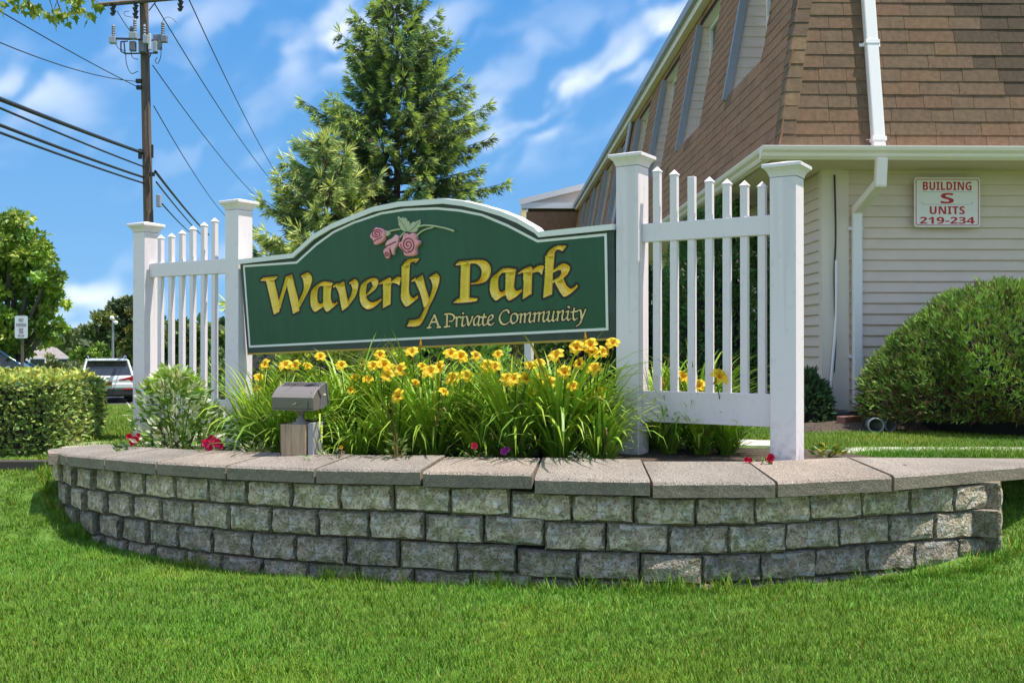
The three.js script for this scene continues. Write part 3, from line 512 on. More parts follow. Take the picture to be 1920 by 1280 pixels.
// ---------------------------------------------------------------- the two picket fences
const TF = 32 * Math.PI / 180, CF = Math.cos(TF), SF = Math.sin(TF);
const vinylTex = surface(256, 1.1, (u, v) => { const n = fbm(u * 6, v * 3, 0, 3, 4), d = fbm(u * 40, v * 40, 40, 7, 2), k = 0.96 + 0.05 * (n - 0.5) - 0.05 * smooth(0.66, 0.8, d); return [0.865 * k, 0.765 * k, 0.785 * k, 0.5]; });
const vinyl = std({ map: vinylTex.map, roughness: 0.38 });
const postTex = surface(512, 2.4, (u, v) => { const n = fbm(u * 10, v * 4, 0, 3, 4), d = fbm(u * 60, v * 60, 60, 7, 3), st = fbm(u * 46, v * 1.6, 46, 19, 3), y = v * 2.4, low = smooth(0.5, 0.1, y) * smooth(0.4, 0.7, fbm(u * 120, v * 120, 120, 9, 2)) * 0.2 + smooth(0.32, 0.08, y) * 0.1, k = 0.97 + 0.05 * (n - 0.5) - 0.10 * smooth(0.58, 0.75, st) - 0.07 * smooth(0.68, 0.8, d) - low; return [0.865 * k, 0.765 * k * (1 - 0.02 * low), 0.785 * k * (1 - 0.1 * low), 0.5]; });
const postM = std({ map: postTex.map, roughness: 0.42 });
const RO = [1.491, 5.49], onFence = (t) => [RO[0] - CF * t, RO[1] + SF * t];       // t runs leftwards and away from the right outer post
const PW = 0.145;
function postCap(w) { // moulded cap: cove under a square plate with a low pyramid
  const prof = [[w / 2 + 0.001, 0], [w / 2 + 0.004, 0.012], [w / 2 + 0.012, 0.03], [w / 2 + 0.024, 0.043], [w / 2 + 0.026, 0.046], [w / 2 + 0.034, 0.05], [w / 2 + 0.034, 0.066], [w / 2 + 0.031, 0.069], [0.001, 0.092]];
  const tb = new TB(), k = [1, 1, 1], sq = (r, y) => [V(-r, y, -r), V(r, y, -r), V(r, y, r), V(-r, y, r)];
  for (let i = 0; i < prof.length - 1; i++) { const a = sq(...prof[i]), b = sq(...prof[i + 1]); for (let j = 0; j < 4; j++) tb.quad(a[j], a[(j + 1) % 4], b[(j + 1) % 4], b[j], k); }
  const g = tb.geo(); g.deleteAttribute('color'); return triUV(g);
}
const capGeo = postCap(PW);
function fence(label, t0, t1, posts, rails, pickets) { // t0 > t1; posts = top heights of the left and the right post
  const m = onFence((t0 + t1) / 2), T = thing('picket_fence', label, 'fence', [m[0], 0.4, -m[1]], -TF), mid = (t0 + t1) / 2;
  const X = (t) => mid - t;                      // local x of a fence position
  [[t0, posts[0]], [t1, posts[1]]].forEach(([t, top]) => {
    const q = onFence(t), b = soilY(q[0], q[1]) - 0.1;
    const po = part('post', triUV(rb(PW, top - b - 0.08, PW, 0.006, X(t), (top - 0.08 + b) / 2 - 0.4, 0), t, 0), postM, T);
    const c = part('post_cap', capGeo, vinyl, po); c.position.set(X(t), top - 0.08 - 0.4, 0);
  });
  const L = t0 - t1 - PW;
  for (const [y0, y1] of rails) part('rail', triUV(rb(L - 0.002, y1 - y0, 0.05, 0.004, 0, (y0 + y1) / 2 - 0.4, 0)), vinyl, T);
  for (const [x, top, blunt] of pickets) {
    const w = 0.043, a = rails[1][1] - 0.002, b = rails[0][0], c = rails[0][1];
    const g = [rb(w, b - a, 0.036, 0.003, x, (a + b) / 2 - 0.4, 0), rb(w, top - c - (blunt ? 0 : 0.03), 0.036, 0.003, x, (top + c - (blunt ? 0 : 0.03)) / 2 - 0.4, 0)];
    const pk = part('picket', triUV(merge(g), x), vinyl, T);
    if (!blunt) { const cp = part('picket_tip', merge([bx(w + 0.006, 0.006, 0.042, x, top - 0.03 - 0.4, 0), new THREE.ConeGeometry((w + 0.006) / Math.SQRT2, 0.028, 4, 1).rotateY(Math.PI / 4).scale(1, 1, 0.86).translate(x, top - 0.013 - 0.4, 0)]), vinyl, pk); }
  }
  return T;
}
const TRI = 0.92, TLI = 4.217, TLO = 5.295;
const solveT = (px) => { const u = (px - CX) / F; return (RO[0] - u * RO[1]) / (CF + u * SF); };
const at = (px, py) => { const t = solveT(px), Z = onFence(t)[1]; return [t, EYE - (py - HY) / F * Z]; };
{
  const mr = TRI / 2, ml = (TLO + TLI) / 2;
  const pk = (list, m) => list.map(([x, y, b]) => { const [t, h] = at(x, y); return [m - t, h, b]; });
  fence('white picket fence panel at right with one blunt picket', TRI, 0, [2.332, 2.188], [[1.805, 1.912], [0.757, 0.937]], pk([[1233, 312], [1265, 318], [1298, 331, true], [1331, 331], [1364, 335], [1397, 338], [1430, 340]], mr));
  fence('white picket fence panel at left behind the leafy bush', TLO, TLI, [2.205, 2.31], [[1.756, 1.868], [0.60, 0.783]], pk([[301, 440], [321, 437], [341, 431], [361, 423], [382, 416], [402, 408]], ml));
}

// ---------------------------------------------------------------- the carved sign board
{
  const lean = 5.2 * Math.PI / 180, A = P(456, 575, 7.63);
  const E1 = V(CF, 0, SF), n0 = V(-SF, 0, CF), E2 = V(0, Math.cos(lean), 0).addScaledVector(n0, Math.sin(lean)), nn = n0.clone().multiplyScalar(Math.cos(lean)).add(V(0, -Math.sin(lean), 0));
  const onPlane = (px, py) => { const d = V((px - CX) / F, (HY - py) / F, -1), o = V(0, EYE, 0), k = A.clone().sub(o).dot(nn) / d.dot(nn); return o.addScaledVector(d, k); };
  const run = onPlane(1156, 633).sub(onPlane(463.5, 662)), tiltB = Math.atan2(run.dot(E2), run.dot(E1));
  const e1 = E1.clone().multiplyScalar(Math.cos(tiltB)).addScaledVector(E2, Math.sin(tiltB)), e2 = E2.clone().multiplyScalar(Math.cos(tiltB)).addScaledVector(E1, -Math.sin(tiltB));
  const foot = A.clone().addScaledVector(e1, 1.55).addScaledVector(e2, -0.28);
  const T = thing('entrance_sign', 'long green carved sign board with gold lettering and pink roses between white posts', 'sign');
  T.position.copy(foot); T.quaternion.setFromRotationMatrix(new THREE.Matrix4().makeBasis(e1, e2, nn));
  // photograph pixel -> place on the board
  const S = (px, py) => { const d = V((px - CX) / F, (HY - py) / F, -1), o = V(0, EYE, 0), k = A.clone().sub(o).dot(nn) / d.dot(nn), p = o.addScaledVector(d, k).sub(foot); return [p.dot(e1), p.dot(e2)]; };
  const zone = (x0, y0, s) => (q) => { const r = []; for (let i = 0; i < q.length; i += 2) r.push(S(x0 + q[i] * s, y0 + q[i + 1] * s)); return r; };
  const pts = (l) => l.map((q) => S(q[0], q[1]));
  const greenTex = surface(256, 1.4, (u, v) => { const n = fbm(u * 5, v * 3, 0, 3, 4), s = fbm(u * 40, v * 2, 40, 5, 3), k = 0.85 + 0.3 * n + 0.25 * (s - 0.5); return [0.018 * k, 0.088 * k, 0.05 * k, 0.5]; });
  const frameTex = surface(256, 1.4, (u, v) => { const n = fbm(u * 12, v * 12, 12, 3, 4), k = 0.7 + 0.6 * n; return [0.042 * k, 0.062 * k, 0.058 * k, 0.5]; });
  const green = std({ map: greenTex.map, roughness: 0.42 }), frameM = std({ map: frameTex.map, roughness: 0.5 });
  const whiteM = plain(0.86, 0.83, 0.82, 0.45), edge = plain(0.5, 0.33, 0.05, 0.6);
  const topLine = [[449, 488], [551, 476], [572, 457], [590, 441], [622, 422], [662, 405], [701, 389.5], [750, 379.5], [832, 373.5], [870, 378], [904, 386], [940, 396.5], [971, 409], [1005, 428.5], [1012, 436], [1151, 421.5]];
  const shape = [...topLine, [1156, 633], [463.5, 662]];
  const tl = pts(topLine), outline = pts(shape);
  const cut = [[484, 560], [1108, 590], [1062, 455.5], [775, 616], [800, 618], [1082, 615.2]].map((q) => S(...q)), HB = [Math.min(...cut.map((q) => q[0])), Math.min(...cut.map((q) => q[1])), Math.max(...cut.map((q) => q[0])), Math.max(...cut.map((q) => q[1]))];     // the field that carries the lettering
  const holeOf = () => new THREE.Path([[HB[0], HB[1]], [HB[2], HB[1]], [HB[2], HB[3]], [HB[0], HB[3]]].map((q) => new THREE.Vector2(...q)));
  const holed = (l, depth) => { const q = new THREE.Shape(l.map((k) => new THREE.Vector2(...k))); q.holes.push(holeOf()); return new THREE.ExtrudeGeometry(q, { depth, bevelEnabled: false }); };
  part('panel', triUV(merge([holed(outline, 0.028).translate(0, 0, -0.028), prism(outline, 0.0165).translate(0, 0, -0.045)])), frameM, T);
  // white line let into the face
  const rim = [[456, 497], [556, 490], [592, 457], [625, 433], [662, 415.5], [715, 397.5], [760, 390.5], [820, 388.3], [862, 392], [905, 400.5], [953, 420.5], [1009, 449.5], [1138.5, 437], [1141.5, 619], [467.5, 651.5]];
  const ri = pts(rim), c = ri.reduce((a, q) => [a[0] + q[0] / ri.length, a[1] + q[1] / ri.length], [0, 0]);
  const offset = (l, d) => l.map((q, i) => { const a = l[(i + l.length - 1) % l.length], b = l[(i + 1) % l.length]; const u = [q[0] - a[0], q[1] - a[1]], v = [b[0] - q[0], b[1] - q[1]], lu = Math.hypot(...u), lv = Math.hypot(...v), n1 = [u[1] / lu, -u[0] / lu], n2 = [v[1] / lv, -v[0] / lv], m = [n1[0] + n2[0], n1[1] + n2[1]], k = d * 2 / (m[0] * m[0] + m[1] * m[1]); return [q[0] + m[0] * k, q[1] + m[1] * k]; });
  const inner = offset(ri, 0.0155);
  part('green_field', triUV(holed(inner, 0.003).translate(0, 0, 0.0005)), green, T);
  { const s = new THREE.Shape(ri.map((q) => new THREE.Vector2(...q))); s.holes.push(new THREE.Path(inner.map((q) => new THREE.Vector2(...q)))); part('white_line', new THREE.ExtrudeGeometry(s, { depth: 0.005, bevelEnabled: false }).translate(0, 0, 0.0005), whiteM, T); }
  // white capping along the top edge, one length per straight run
  { const low = tl.map((q) => [q[0], q[1] - 0.034]), g = []; for (let i = 0; i < tl.length - 1; i++) g.push(prism([low[i], low[i + 1], tl[i + 1], tl[i]].map((q) => [q[0], q[1] + 0.006]), 0.085).translate(0, 0, -0.065)); part('top_capping', triUV(merge(g)), whiteM, T); }
  { const a = S(464, 662), b = S(1156, 633); part('bottom_edge', prism([[a[0], a[1] - 0.013], [b[0], b[1] - 0.013], b, a].map((q) => [q[0], q[1] - 0.0005]), 0.05).translate(0, 0, -0.045), edge, T); }
  // gold letters: strokes with a ridge along the middle and a black outline behind
  const goldTex = surface(128, 0.2, (u, v) => { const n = fbm(u * 8, v * 8, 8, 3, 3), k = 0.85 + 0.3 * n; return [1.0 * k, 0.66 * k, 0.12 * k, n]; });
  const gold = std({ map: goldTex.map, roughness: 0.33, metalness: 0.55 }), gold2 = plain(0.95, 0.72, 0.36, 0.4), black = plain(0.012, 0.013, 0.012, 0.5);
  const smoothStroke = (L, k = 3) => { if (L.length < 3) return L; const c = (j) => new THREE.CatmullRomCurve3(L.map((q) => V(q[j], q[j + 1], 0)), false, 'centripetal').getPoints((L.length - 1) * k); const a = c(0), b = c(2); return a.map((q, i) => [q.x, q.y, b[i].x, b[i].y]); };
  const FACE = 0.0035, CELL = 0.0026, GW = Math.ceil((HB[2] - HB[0]) / CELL) + 1, GH = Math.ceil((HB[3] - HB[1]) / CELL) + 1, LETTERS = [];
  const cellOf = (x, y) => [Math.round((x - HB[0]) / (HB[2] - HB[0]) * (GW - 1)), Math.round((y - HB[1]) / (HB[3] - HB[1]) * (GH - 1))];
  function letter(strokes, deepest, mat, grow) {   // depth of the V at each node of the grid
    const dep = new Map(), runs = strokes.map(({ L, curved }) => (curved ? smoothStroke(L) : L));
    for (const r of runs) {
      const mids = r.map((q) => [(q[0] + q[2]) / 2, (q[1] + q[3]) / 2]), run = [0]; for (let i = 1; i < r.length; i++) run.push(run[i - 1] + Math.hypot(mids[i][0] - mids[i - 1][0], mids[i][1] - mids[i - 1][1]));
      for (let i = 0; i < r.length - 1; i++) {
        const A = r[i], B = r[i + 1], lu = Math.max(Math.hypot(B[0] - A[0], B[1] - A[1]), Math.hypot(B[2] - A[2], B[3] - A[3])), lw = Math.max(Math.hypot(A[0] - A[2], A[1] - A[3]), Math.hypot(B[0] - B[2], B[1] - B[3])), nu = Math.max(1, Math.ceil(lu / CELL * 1.8)), nw = Math.max(1, Math.ceil(lw / CELL * 1.8));
        for (let u = 0; u <= nu; u++) { const t = u / nu, lx = lerp(A[0], B[0], t), ly = lerp(A[1], B[1], t), rx = lerp(A[2], B[2], t), ry = lerp(A[3], B[3], t), wd = Math.hypot(lx - rx, ly - ry), al = lerp(run[i], run[i + 1], t), end = Math.min(al, run[run.length - 1] - al);
          for (let w = 0; w <= nw; w++) { const k = w / nw, d = Math.min(deepest, Math.min(k, 1 - k) * wd * 0.9, end * 0.9 + 0.0008), [gx, gy2] = cellOf(lerp(lx, rx, k), lerp(ly, ry, k)); if (gx < 1 || gy2 < 1 || gx > GW - 2 || gy2 > GH - 2) continue; const o = gy2 * GW + gx; if (!(dep.get(o) > d)) dep.set(o, d); } }
      }
    }
    LETTERS.push({ dep, mat, grow });
  }
  function carve() {
    const N = GW * GH, own = new Int16Array(N).fill(-1), dep = new Float32Array(N), rim = new Int16Array(N).fill(-1), kind = new Int16Array(N).fill(0);
    LETTERS.forEach(({ dep: d }, k) => d.forEach((v, o) => { if (own[o] < 0 || v > dep[o]) { own[o] = k; dep[o] = v; } }));
    LETTERS.forEach(({ dep: d, grow }, k) => { const g = Math.ceil(grow / CELL), lim = (grow / CELL) ** 2; d.forEach((v, o) => { if (v < 0.004) for (let j = -g; j <= g; j++) for (let i = -g; i <= g; i++) { const q = o + j * GW + i, xx = o % GW + i; if (xx < 1 || xx > GW - 2 || q < GW || q > N - GW) continue; if (i * i + j * j <= lim && rim[q] < 0 && own[q] < 0) rim[q] = k; } }); });
    const X = (o) => HB[0] + (o % GW) / (GW - 1) * (HB[2] - HB[0]), Y = (o) => HB[1] + Math.floor(o / GW) / (GH - 1) * (HB[3] - HB[1]);
    const mesh = () => ({ id: new Map(), p: [], uv: [], idx: [] }), node = (m, o) => { let i = m.id.get(o); if (i === undefined) { i = m.p.length / 3; m.id.set(o, i); m.p.push(X(o), Y(o), own[o] >= 0 ? FACE - dep[o] : FACE); m.uv.push(X(o), Y(o)); } return i; };
    const geo = (m) => { const q = new THREE.BufferGeometry(); q.setAttribute('position', new THREE.Float32BufferAttribute(m.p, 3)); q.setAttribute('uv', new THREE.Float32BufferAttribute(m.uv, 2)); q.setIndex(m.idx); q.computeVertexNormals(); return q; };
    const gold = LETTERS.map(mesh), edge2 = LETTERS.map(mesh), rest = mesh();
    for (let y = 0; y < GH - 1; y++) {
      let start = -1;
      const flush = (x) => { if (start >= 0) { const c = [y * GW + start, y * GW + x, (y + 1) * GW + x, (y + 1) * GW + start].map((o) => { rest.p.push(X(o), Y(o), FACE); rest.uv.push(X(o), Y(o)); return rest.p.length / 3 - 1; }); rest.idx.push(c[0], c[1], c[2], c[0], c[2], c[3]); start = -1; } };
      for (let x = 0; x < GW - 1; x++) {
        const c = [y * GW + x, y * GW + x + 1, (y + 1) * GW + x + 1, (y + 1) * GW + x], g = c.map((o) => own[o]).filter((v) => v >= 0), r = c.map((o) => rim[o]).filter((v) => v >= 0);
        if (!g.length && !r.length) { if (start < 0) start = x; continue; }
        flush(x);
        const m = g.length === 4 ? gold[g[0]] : edge2[g.length ? g[0] : r[0]], v = c.map((o) => node(m, o)); m.idx.push(v[0], v[1], v[2], v[0], v[2], v[3]);
      }
      flush(GW - 1);
    }
    part('green_field', geo(rest), green, T);
    LETTERS.forEach((l, k) => { const m = part('letter', geo(gold[k]), l.mat, T); part('outline', geo(edge2[k]), black, m); });
  }
  const Z = (x0, y0, s) => { const f = zone(x0, y0, s); return (l, curved = true) => ({ L: l.map((q) => { const [a, b] = f(q); return [...a, ...b]; }), curved }); };
  const a1 = Z(480, 490, 0.09375), a2 = Z(640, 470, 0.125), a3 = Z(840, 450, 0.135417), G = 0.0142, HI = 0.0245;
  const big = (...s) => letter(s, HI, gold, G);
  // W
  big(a1([[85, 378, 88, 386], [140, 325, 165, 390], [250, 312, 260, 395], [350, 305, 345, 385], [432, 298, 424, 326]], false),
    a1([[190, 345, 350, 335], [240, 560, 405, 550], [325, 920, 465, 820], [358, 1062, 470, 1000]], false),
    a1([[420, 965, 485, 935], [470, 745, 532, 765], [548, 480, 608, 520], [595, 310, 660, 340]], false),
    a1([[592, 305, 722, 258], [625, 510, 770, 470], [700, 850, 845, 755], [740, 1045, 868, 985]], false),
    a1([[815, 960, 880, 905], [868, 770, 940, 790], [946, 590, 1022, 640], [958, 450, 1095, 470], [925, 330, 1124, 330], [893, 292, 1085, 255], [1008, 226, 1042, 222]]));
  // a
  big(a1([[1545, 435, 1490, 492], [1430, 405, 1400, 495], [1310, 415, 1290, 490], [1200, 485, 1250, 530], [1112, 578, 1232, 600], [1088, 760, 1228, 740], [1104, 905, 1250, 830], [1175, 1005, 1282, 850], [1262, 958, 1320, 835], [1352, 898, 1348, 815]]),
    a1([[1352, 480, 1525, 440], [1345, 640, 1500, 600], [1350, 860, 1500, 740], [1365, 940, 1520, 810], [1412, 1002, 1560, 842], [1502, 945, 1592, 822], [1632, 842, 1622, 793]]));
  // v
  big(a1([[1540, 526, 1545, 480], [1605, 500, 1640, 428]], false), a1([[1590, 480, 1762, 392], [1660, 640, 1790, 560], [1700, 880, 1835, 780], [1728, 985, 1845, 900]], false),
    a2([[12, 888, 100, 832], [80, 790, 125, 800], [150, 650, 206, 690], [166, 560, 250, 560], [140, 500, 256, 490], [112, 486, 240, 448], [195, 424, 215, 430]]));
  // e
  big(a2([[355, 690, 375, 652], [450, 625, 430, 590], [522, 560, 470, 520], [555, 480, 460, 490], [548, 430, 450, 460], [500, 408, 430, 465], [400, 432, 390, 490], [300, 512, 375, 560], [275, 640, 370, 640], [285, 760, 385, 720], [330, 840, 420, 760], [400, 875, 470, 777], [480, 850, 530, 755], [605, 745, 600, 713]]));
  // r
  big(a2([[625, 480, 750, 470], [630, 640, 745, 600], [625, 858, 740, 800]], false), a2([[560, 507, 565, 490], [620, 490, 640, 440], [690, 490, 722, 398], [742, 470, 748, 415]], false), a2([[730, 492, 735, 470], [790, 480, 800, 420], [845, 500, 850, 388], [870, 520, 897, 405]]));
  // l
  big(a2([[905, 230, 1032, 170], [905, 500, 1022, 400], [898, 720, 1020, 620], [930, 790, 1048, 690], [970, 836, 1082, 712], [1060, 780, 1110, 690], [1155, 705, 1145, 663]]), a2([[912, 240, 1032, 210], [945, 180, 1040, 180], [1010, 125, 1060, 168], [1085, 104, 1090, 165], [1172, 115, 1118, 186]]));
  // y
  big(a2([[1050, 466, 1055, 440], [1105, 450, 1125, 395]], false), a2([[1100, 440, 1222, 358], [1180, 620, 1265, 540], [1215, 740, 1312, 690], [1238, 850, 1310, 790]], false),
    a2([[1400, 350, 1425, 335], [1325, 400, 1470, 380], [1352, 450, 1475, 430], [1370, 540, 1450, 540], [1330, 690, 1392, 690], [1252, 850, 1322, 830], [1190, 990, 1250, 1000], [1130, 1030, 1182, 1110], [1080, 1040, 1120, 1132], [1020, 1040, 985, 1132]]));
  // P
  big(a3([[182, 320, 310, 310], [175, 600, 303, 560], [168, 810, 298, 800], [165, 862, 300, 858]], false), a3([[105, 347, 108, 333], [190, 345, 160, 295], [260, 335, 260, 285]], false), a3([[290, 325, 250, 285], [390, 325, 420, 276], [450, 375, 525, 290], [470, 440, 590, 370], [452, 520, 585, 480], [400, 575, 520, 575], [315, 600, 322, 613]]), a3([[80, 868, 80, 858], [150, 868, 140, 808], [280, 862, 290, 795], [400, 842, 415, 805]], false));
  // a
  big(a3([[957, 405, 890, 440], [850, 388, 840, 445], [760, 395, 760, 450], [690, 450, 715, 490], [603, 530, 700, 530], [583, 660, 700, 640], [600, 760, 720, 715], [660, 836, 750, 720], [730, 792, 790, 690], [800, 762, 800, 690]]),
    a3([[800, 445, 942, 408], [800, 600, 925, 560], [798, 740, 920, 660], [840, 832, 950, 702], [930, 792, 980, 695], [1027, 707, 1022, 678]]));
  // r
  big(a3([[1045, 440, 1172, 420], [1050, 600, 1165, 560], [1038, 818, 1160, 740]], false), a3([[970, 472, 975, 455], [1040, 445, 1050, 400], [1120, 445, 1142, 362], [1168, 440, 1172, 385]], false), a3([[1130, 470, 1140, 440], [1205, 445, 1225, 370], [1260, 440, 1290, 348], [1300, 480, 1335, 358]]));
  // k
  big(a3([[1352, 220, 1480, 180], [1345, 500, 1455, 480], [1322, 798, 1445, 750]], false), a3([[1352, 240, 1474, 230], [1400, 150, 1485, 165], [1500, 82, 1520, 128], [1644, 76, 1590, 152]]),
    a3([[1450, 425, 1455, 452], [1530, 358, 1540, 412], [1610, 322, 1565, 412], [1692, 375, 1575, 440], [1660, 465, 1560, 480], [1590, 530, 1530, 512], [1450, 592, 1448, 560]]), a3([[1480, 575, 1600, 520], [1555, 720, 1640, 620], [1610, 782, 1700, 672], [1710, 730, 1745, 655], [1802, 645, 1790, 613]]));
  // the small line, written with a broad nib
  const nib = (x0, y0, s) => (list, wid = 44) => list.map((pl) => {
    const dots = pl.length === 2, cv = new THREE.CatmullRomCurve3(pl.map((q) => V(q[0], q[1], 0)), false, 'centripetal'), n = dots ? 3 : (pl.length - 1) * 4, L = [];
    for (let i = 0; i <= n; i++) { const p = cv.getPoint(i / n), t = cv.getTangent(i / n), ang = Math.atan2(t.y, t.x), w = wid * (0.42 + 0.6 * Math.abs(Math.sin(ang + 0.7))) / 2; L.push([...S(x0 + (p.x + t.y * w) * s, y0 + (p.y - t.x * w) * s), ...S(x0 + (p.x - t.y * w) * s, y0 + (p.y + t.x * w) * s)]); }
    return { L, curved: false };
  });
  const b1 = nib(790, 560, 1 / 12), b2 = nib(930, 560, 0.09375), small = (s) => letter(s, 0.007, gold2, 0.0062);
  small(b1([[[165, 640], [300, 350]], [[293, 350], [400, 640]], [[235, 520], [345, 520]], [[125, 655], [230, 640]], [[345, 645], [445, 632]]]));
  small(b1([[[585, 340], [575, 625]], [[515, 350], [640, 335], [725, 370], [742, 430], [705, 490], [620, 507]], [[510, 632], [655, 615]]]));
  small(b1([[[745, 432], [800, 395]], [[800, 395], [792, 630]], [[805, 445], [855, 400], [905, 430]]]));
  small(b1([[[905, 420], [948, 392]], [[948, 392], [922, 595], [945, 610], [1003, 568]], [[925, 315], [962, 332]]]));
  small(b1([[[975, 412], [1020, 395], [1062, 612]], [[1062, 610], [1130, 480], [1158, 378]]]));
  small(b1([[[1325, 395], [1255, 392], [1188, 480], [1200, 598], [1290, 530]], [[1312, 395], [1285, 580], [1300, 600], [1352, 562]]]));
  small(b1([[[1422, 325], [1388, 500], [1410, 598], [1485, 552]], [[1338, 412], [1472, 405]]]));
  small(b1([[[1515, 492], [1600, 440], [1615, 372], [1560, 370], [1505, 470], [1520, 572], [1580, 585], [1648, 528]]]));
  small(b2([[[262, 292], [240, 228], [160, 240], [85, 330], [80, 420], [130, 500], [200, 505], [278, 450]]], 40));
  small(b2([[[400, 290], [330, 310], [298, 400], [330, 485], [395, 470], [437, 390], [425, 320], [385, 288]]], 38));
  small(b2([[[455, 325], [512, 288]], [[512, 285], [488, 485]], [[508, 335], [592, 278]], [[592, 278], [572, 480]], [[590, 335], [690, 275], [670, 420], [690, 472], [738, 430]]], 38));
  small(b2([[[735, 312], [790, 270]], [[790, 268], [762, 468]], [[785, 315], [878, 262]], [[878, 262], [852, 462]], [[870, 315], [965, 258], [945, 400], [965, 458], [1022, 405]]], 38));
  small(b2([[[1000, 288], [1068, 248], [1042, 400], [1068, 450], [1150, 390]], [[1165, 240], [1140, 400], [1155, 445], [1218, 393]]], 38));
  small(b2([[[1205, 278], [1256, 238]], [[1256, 236], [1232, 445]], [[1250, 295], [1350, 232], [1325, 380], [1348, 430], [1412, 378]]], 38));
  small(b2([[[1395, 268], [1455, 235]], [[1458, 232], [1432, 390], [1455, 425], [1512, 383]], [[1438, 152], [1480, 172]]], 38));
  small(b2([[[1572, 175], [1548, 350], [1575, 425], [1642, 373]], [[1495, 268], [1640, 243]]], 38));
  small(b2([[[1640, 237], [1690, 225], [1715, 395]], [[1802, 200], [1730, 380], [1680, 500], [1605, 552]]], 40));
  carve();
  // carved roses
  const pk = plain(0.92, 0.36, 0.41, 0.6), pk2 = plain(0.93, 0.45, 0.5, 0.6), deep = plain(0.3, 0.02, 0.05, 0.7), leafM = plain(0.52, 0.53, 0.34, 0.7), vein = plain(0.27, 0.28, 0.17, 0.8);
  const rz = (x, y) => S(680 + x * 0.1041667, 390 + y * 0.1041667), dome = (l, d, bev = 0.006) => { const s = new THREE.Shape(); const q = l.map(([x, y]) => new THREE.Vector2(...rz(x, y))); s.splineThru; s.setFromPoints(new THREE.SplineCurve([...q, q[0]]).getPoints(l.length * 3)); return new THREE.ExtrudeGeometry(s, { depth: d, bevelEnabled: true, bevelSize: bev, bevelThickness: bev, bevelOffset: -bev, bevelSegments: 3 }).translate(0, 0, 0.004); };
  const line = (l, z, r, n = 14) => tube(l.map(([x, y]) => V(...rz(x, y), z)), r, n, 6);
  const spiral = (cx, cy, r0, r1, turns, ph, sx = 1, sy = 1) => { const l = []; for (let i = 0; i <= 24; i++) { const t = i / 24, a = ph + t * turns * 6.283, r = lerp(r0, r1, t); l.push([cx + Math.cos(a) * r * sx, cy + Math.sin(a) * r * sy]); } return l; };
  part('stem', merge([line([[450, 450], [520, 415], [600, 395], [700, 380]], 0.013, 0.0062), line([[690, 530], [730, 480], [785, 430]], 0.013, 0.0062), line([[1030, 335], [1120, 312], [1280, 320], [1500, 360], [1675, 415]], 0.014, 0.0068, 24), line([[1000, 500], [1040, 450], [1150, 385], [1300, 345]], 0.013, 0.006)]), leafM, T);
  const sepal = part('rose_base', dome([[440, 400], [500, 430], [520, 460], [470, 505], [435, 490]], 0.008), leafM, T);
  for (const [l, ve] of [[[[655, 145], [715, 185], [735, 160], [765, 192], [785, 170], [830, 240], [850, 235], [872, 300], [860, 400], [835, 425], [720, 400], [690, 340], [662, 290], [668, 260], [650, 200]], [[665, 190], [740, 270], [820, 400]]], [[[1050, 205], [1056, 290], [1010, 380], [985, 425], [880, 440], [855, 400], [880, 290], [935, 245], [970, 255], [990, 235]], [[1035, 235], [970, 320], [880, 410]]]]) {
    const m = part('leaf', dome(l, 0.008, 0.004), leafM, T); part('vein', line(ve, 0.0162, 0.003), vein, m);
  }
  const r1 = part('rose', dome([[265, 345], [340, 360], [405, 390], [440, 440], [440, 500], [410, 590], [290, 665], [235, 640], [215, 570], [165, 520], [200, 430]], 0.014, 0.012), pk, T);
  part('petal_line', line([...spiral(300, 462, 14, 100, 1.9, 0.3, 1, 0.8)], 0.0298, 0.0036, 60), deep, r1); part('petal_line', line([[240, 605], [300, 560], [370, 535], [392, 505]], 0.0296, 0.0034), deep, r1);
  const r2 = part('rose_bud', dome([[620, 475], [660, 500], [680, 530], [665, 610], [655, 670], [605, 750], [592, 838], [560, 830], [530, 740], [440, 690], [470, 590], [560, 540]], 0.013, 0.009), pk2, T);
  part('petal_line', line([[440, 690], [520, 660], [600, 620], [645, 605]], 0.0262, 0.0042), deep, r2); part('petal_line', line([[535, 700], [528, 760], [550, 815]], 0.0256, 0.003), deep, r2);
  const r3 = part('rose_bud', dome([[470, 700], [520, 710], [528, 770], [510, 870], [490, 905], [445, 900], [432, 850], [400, 790], [425, 730]], 0.013, 0.008), pk, T);
  part('petal_line', line(spiral(465, 820, 8, 42, 1.2, 0.5), 0.0252, 0.0036, 30), deep, r3);
  const r4 = part('rose', dome([[790, 460], [830, 450], [855, 478], [920, 450], [980, 458], [1005, 520], [1010, 570], [1060, 590], [1055, 650], [1000, 720], [1000, 830], [940, 865], [830, 865], [780, 840], [770, 780], [690, 690], [690, 620], [740, 590], [760, 510]], 0.015, 0.013), pk, T);
  part('petal_line', line(spiral(868, 655, 16, 122, 2.1, 0.8, 0.95, 1.15), 0.0318, 0.004, 70), deep, r4);
  part('petal_line', line([[725, 640], [760, 720], [840, 800], [900, 770]], 0.0316, 0.0036), deep, r4);
}

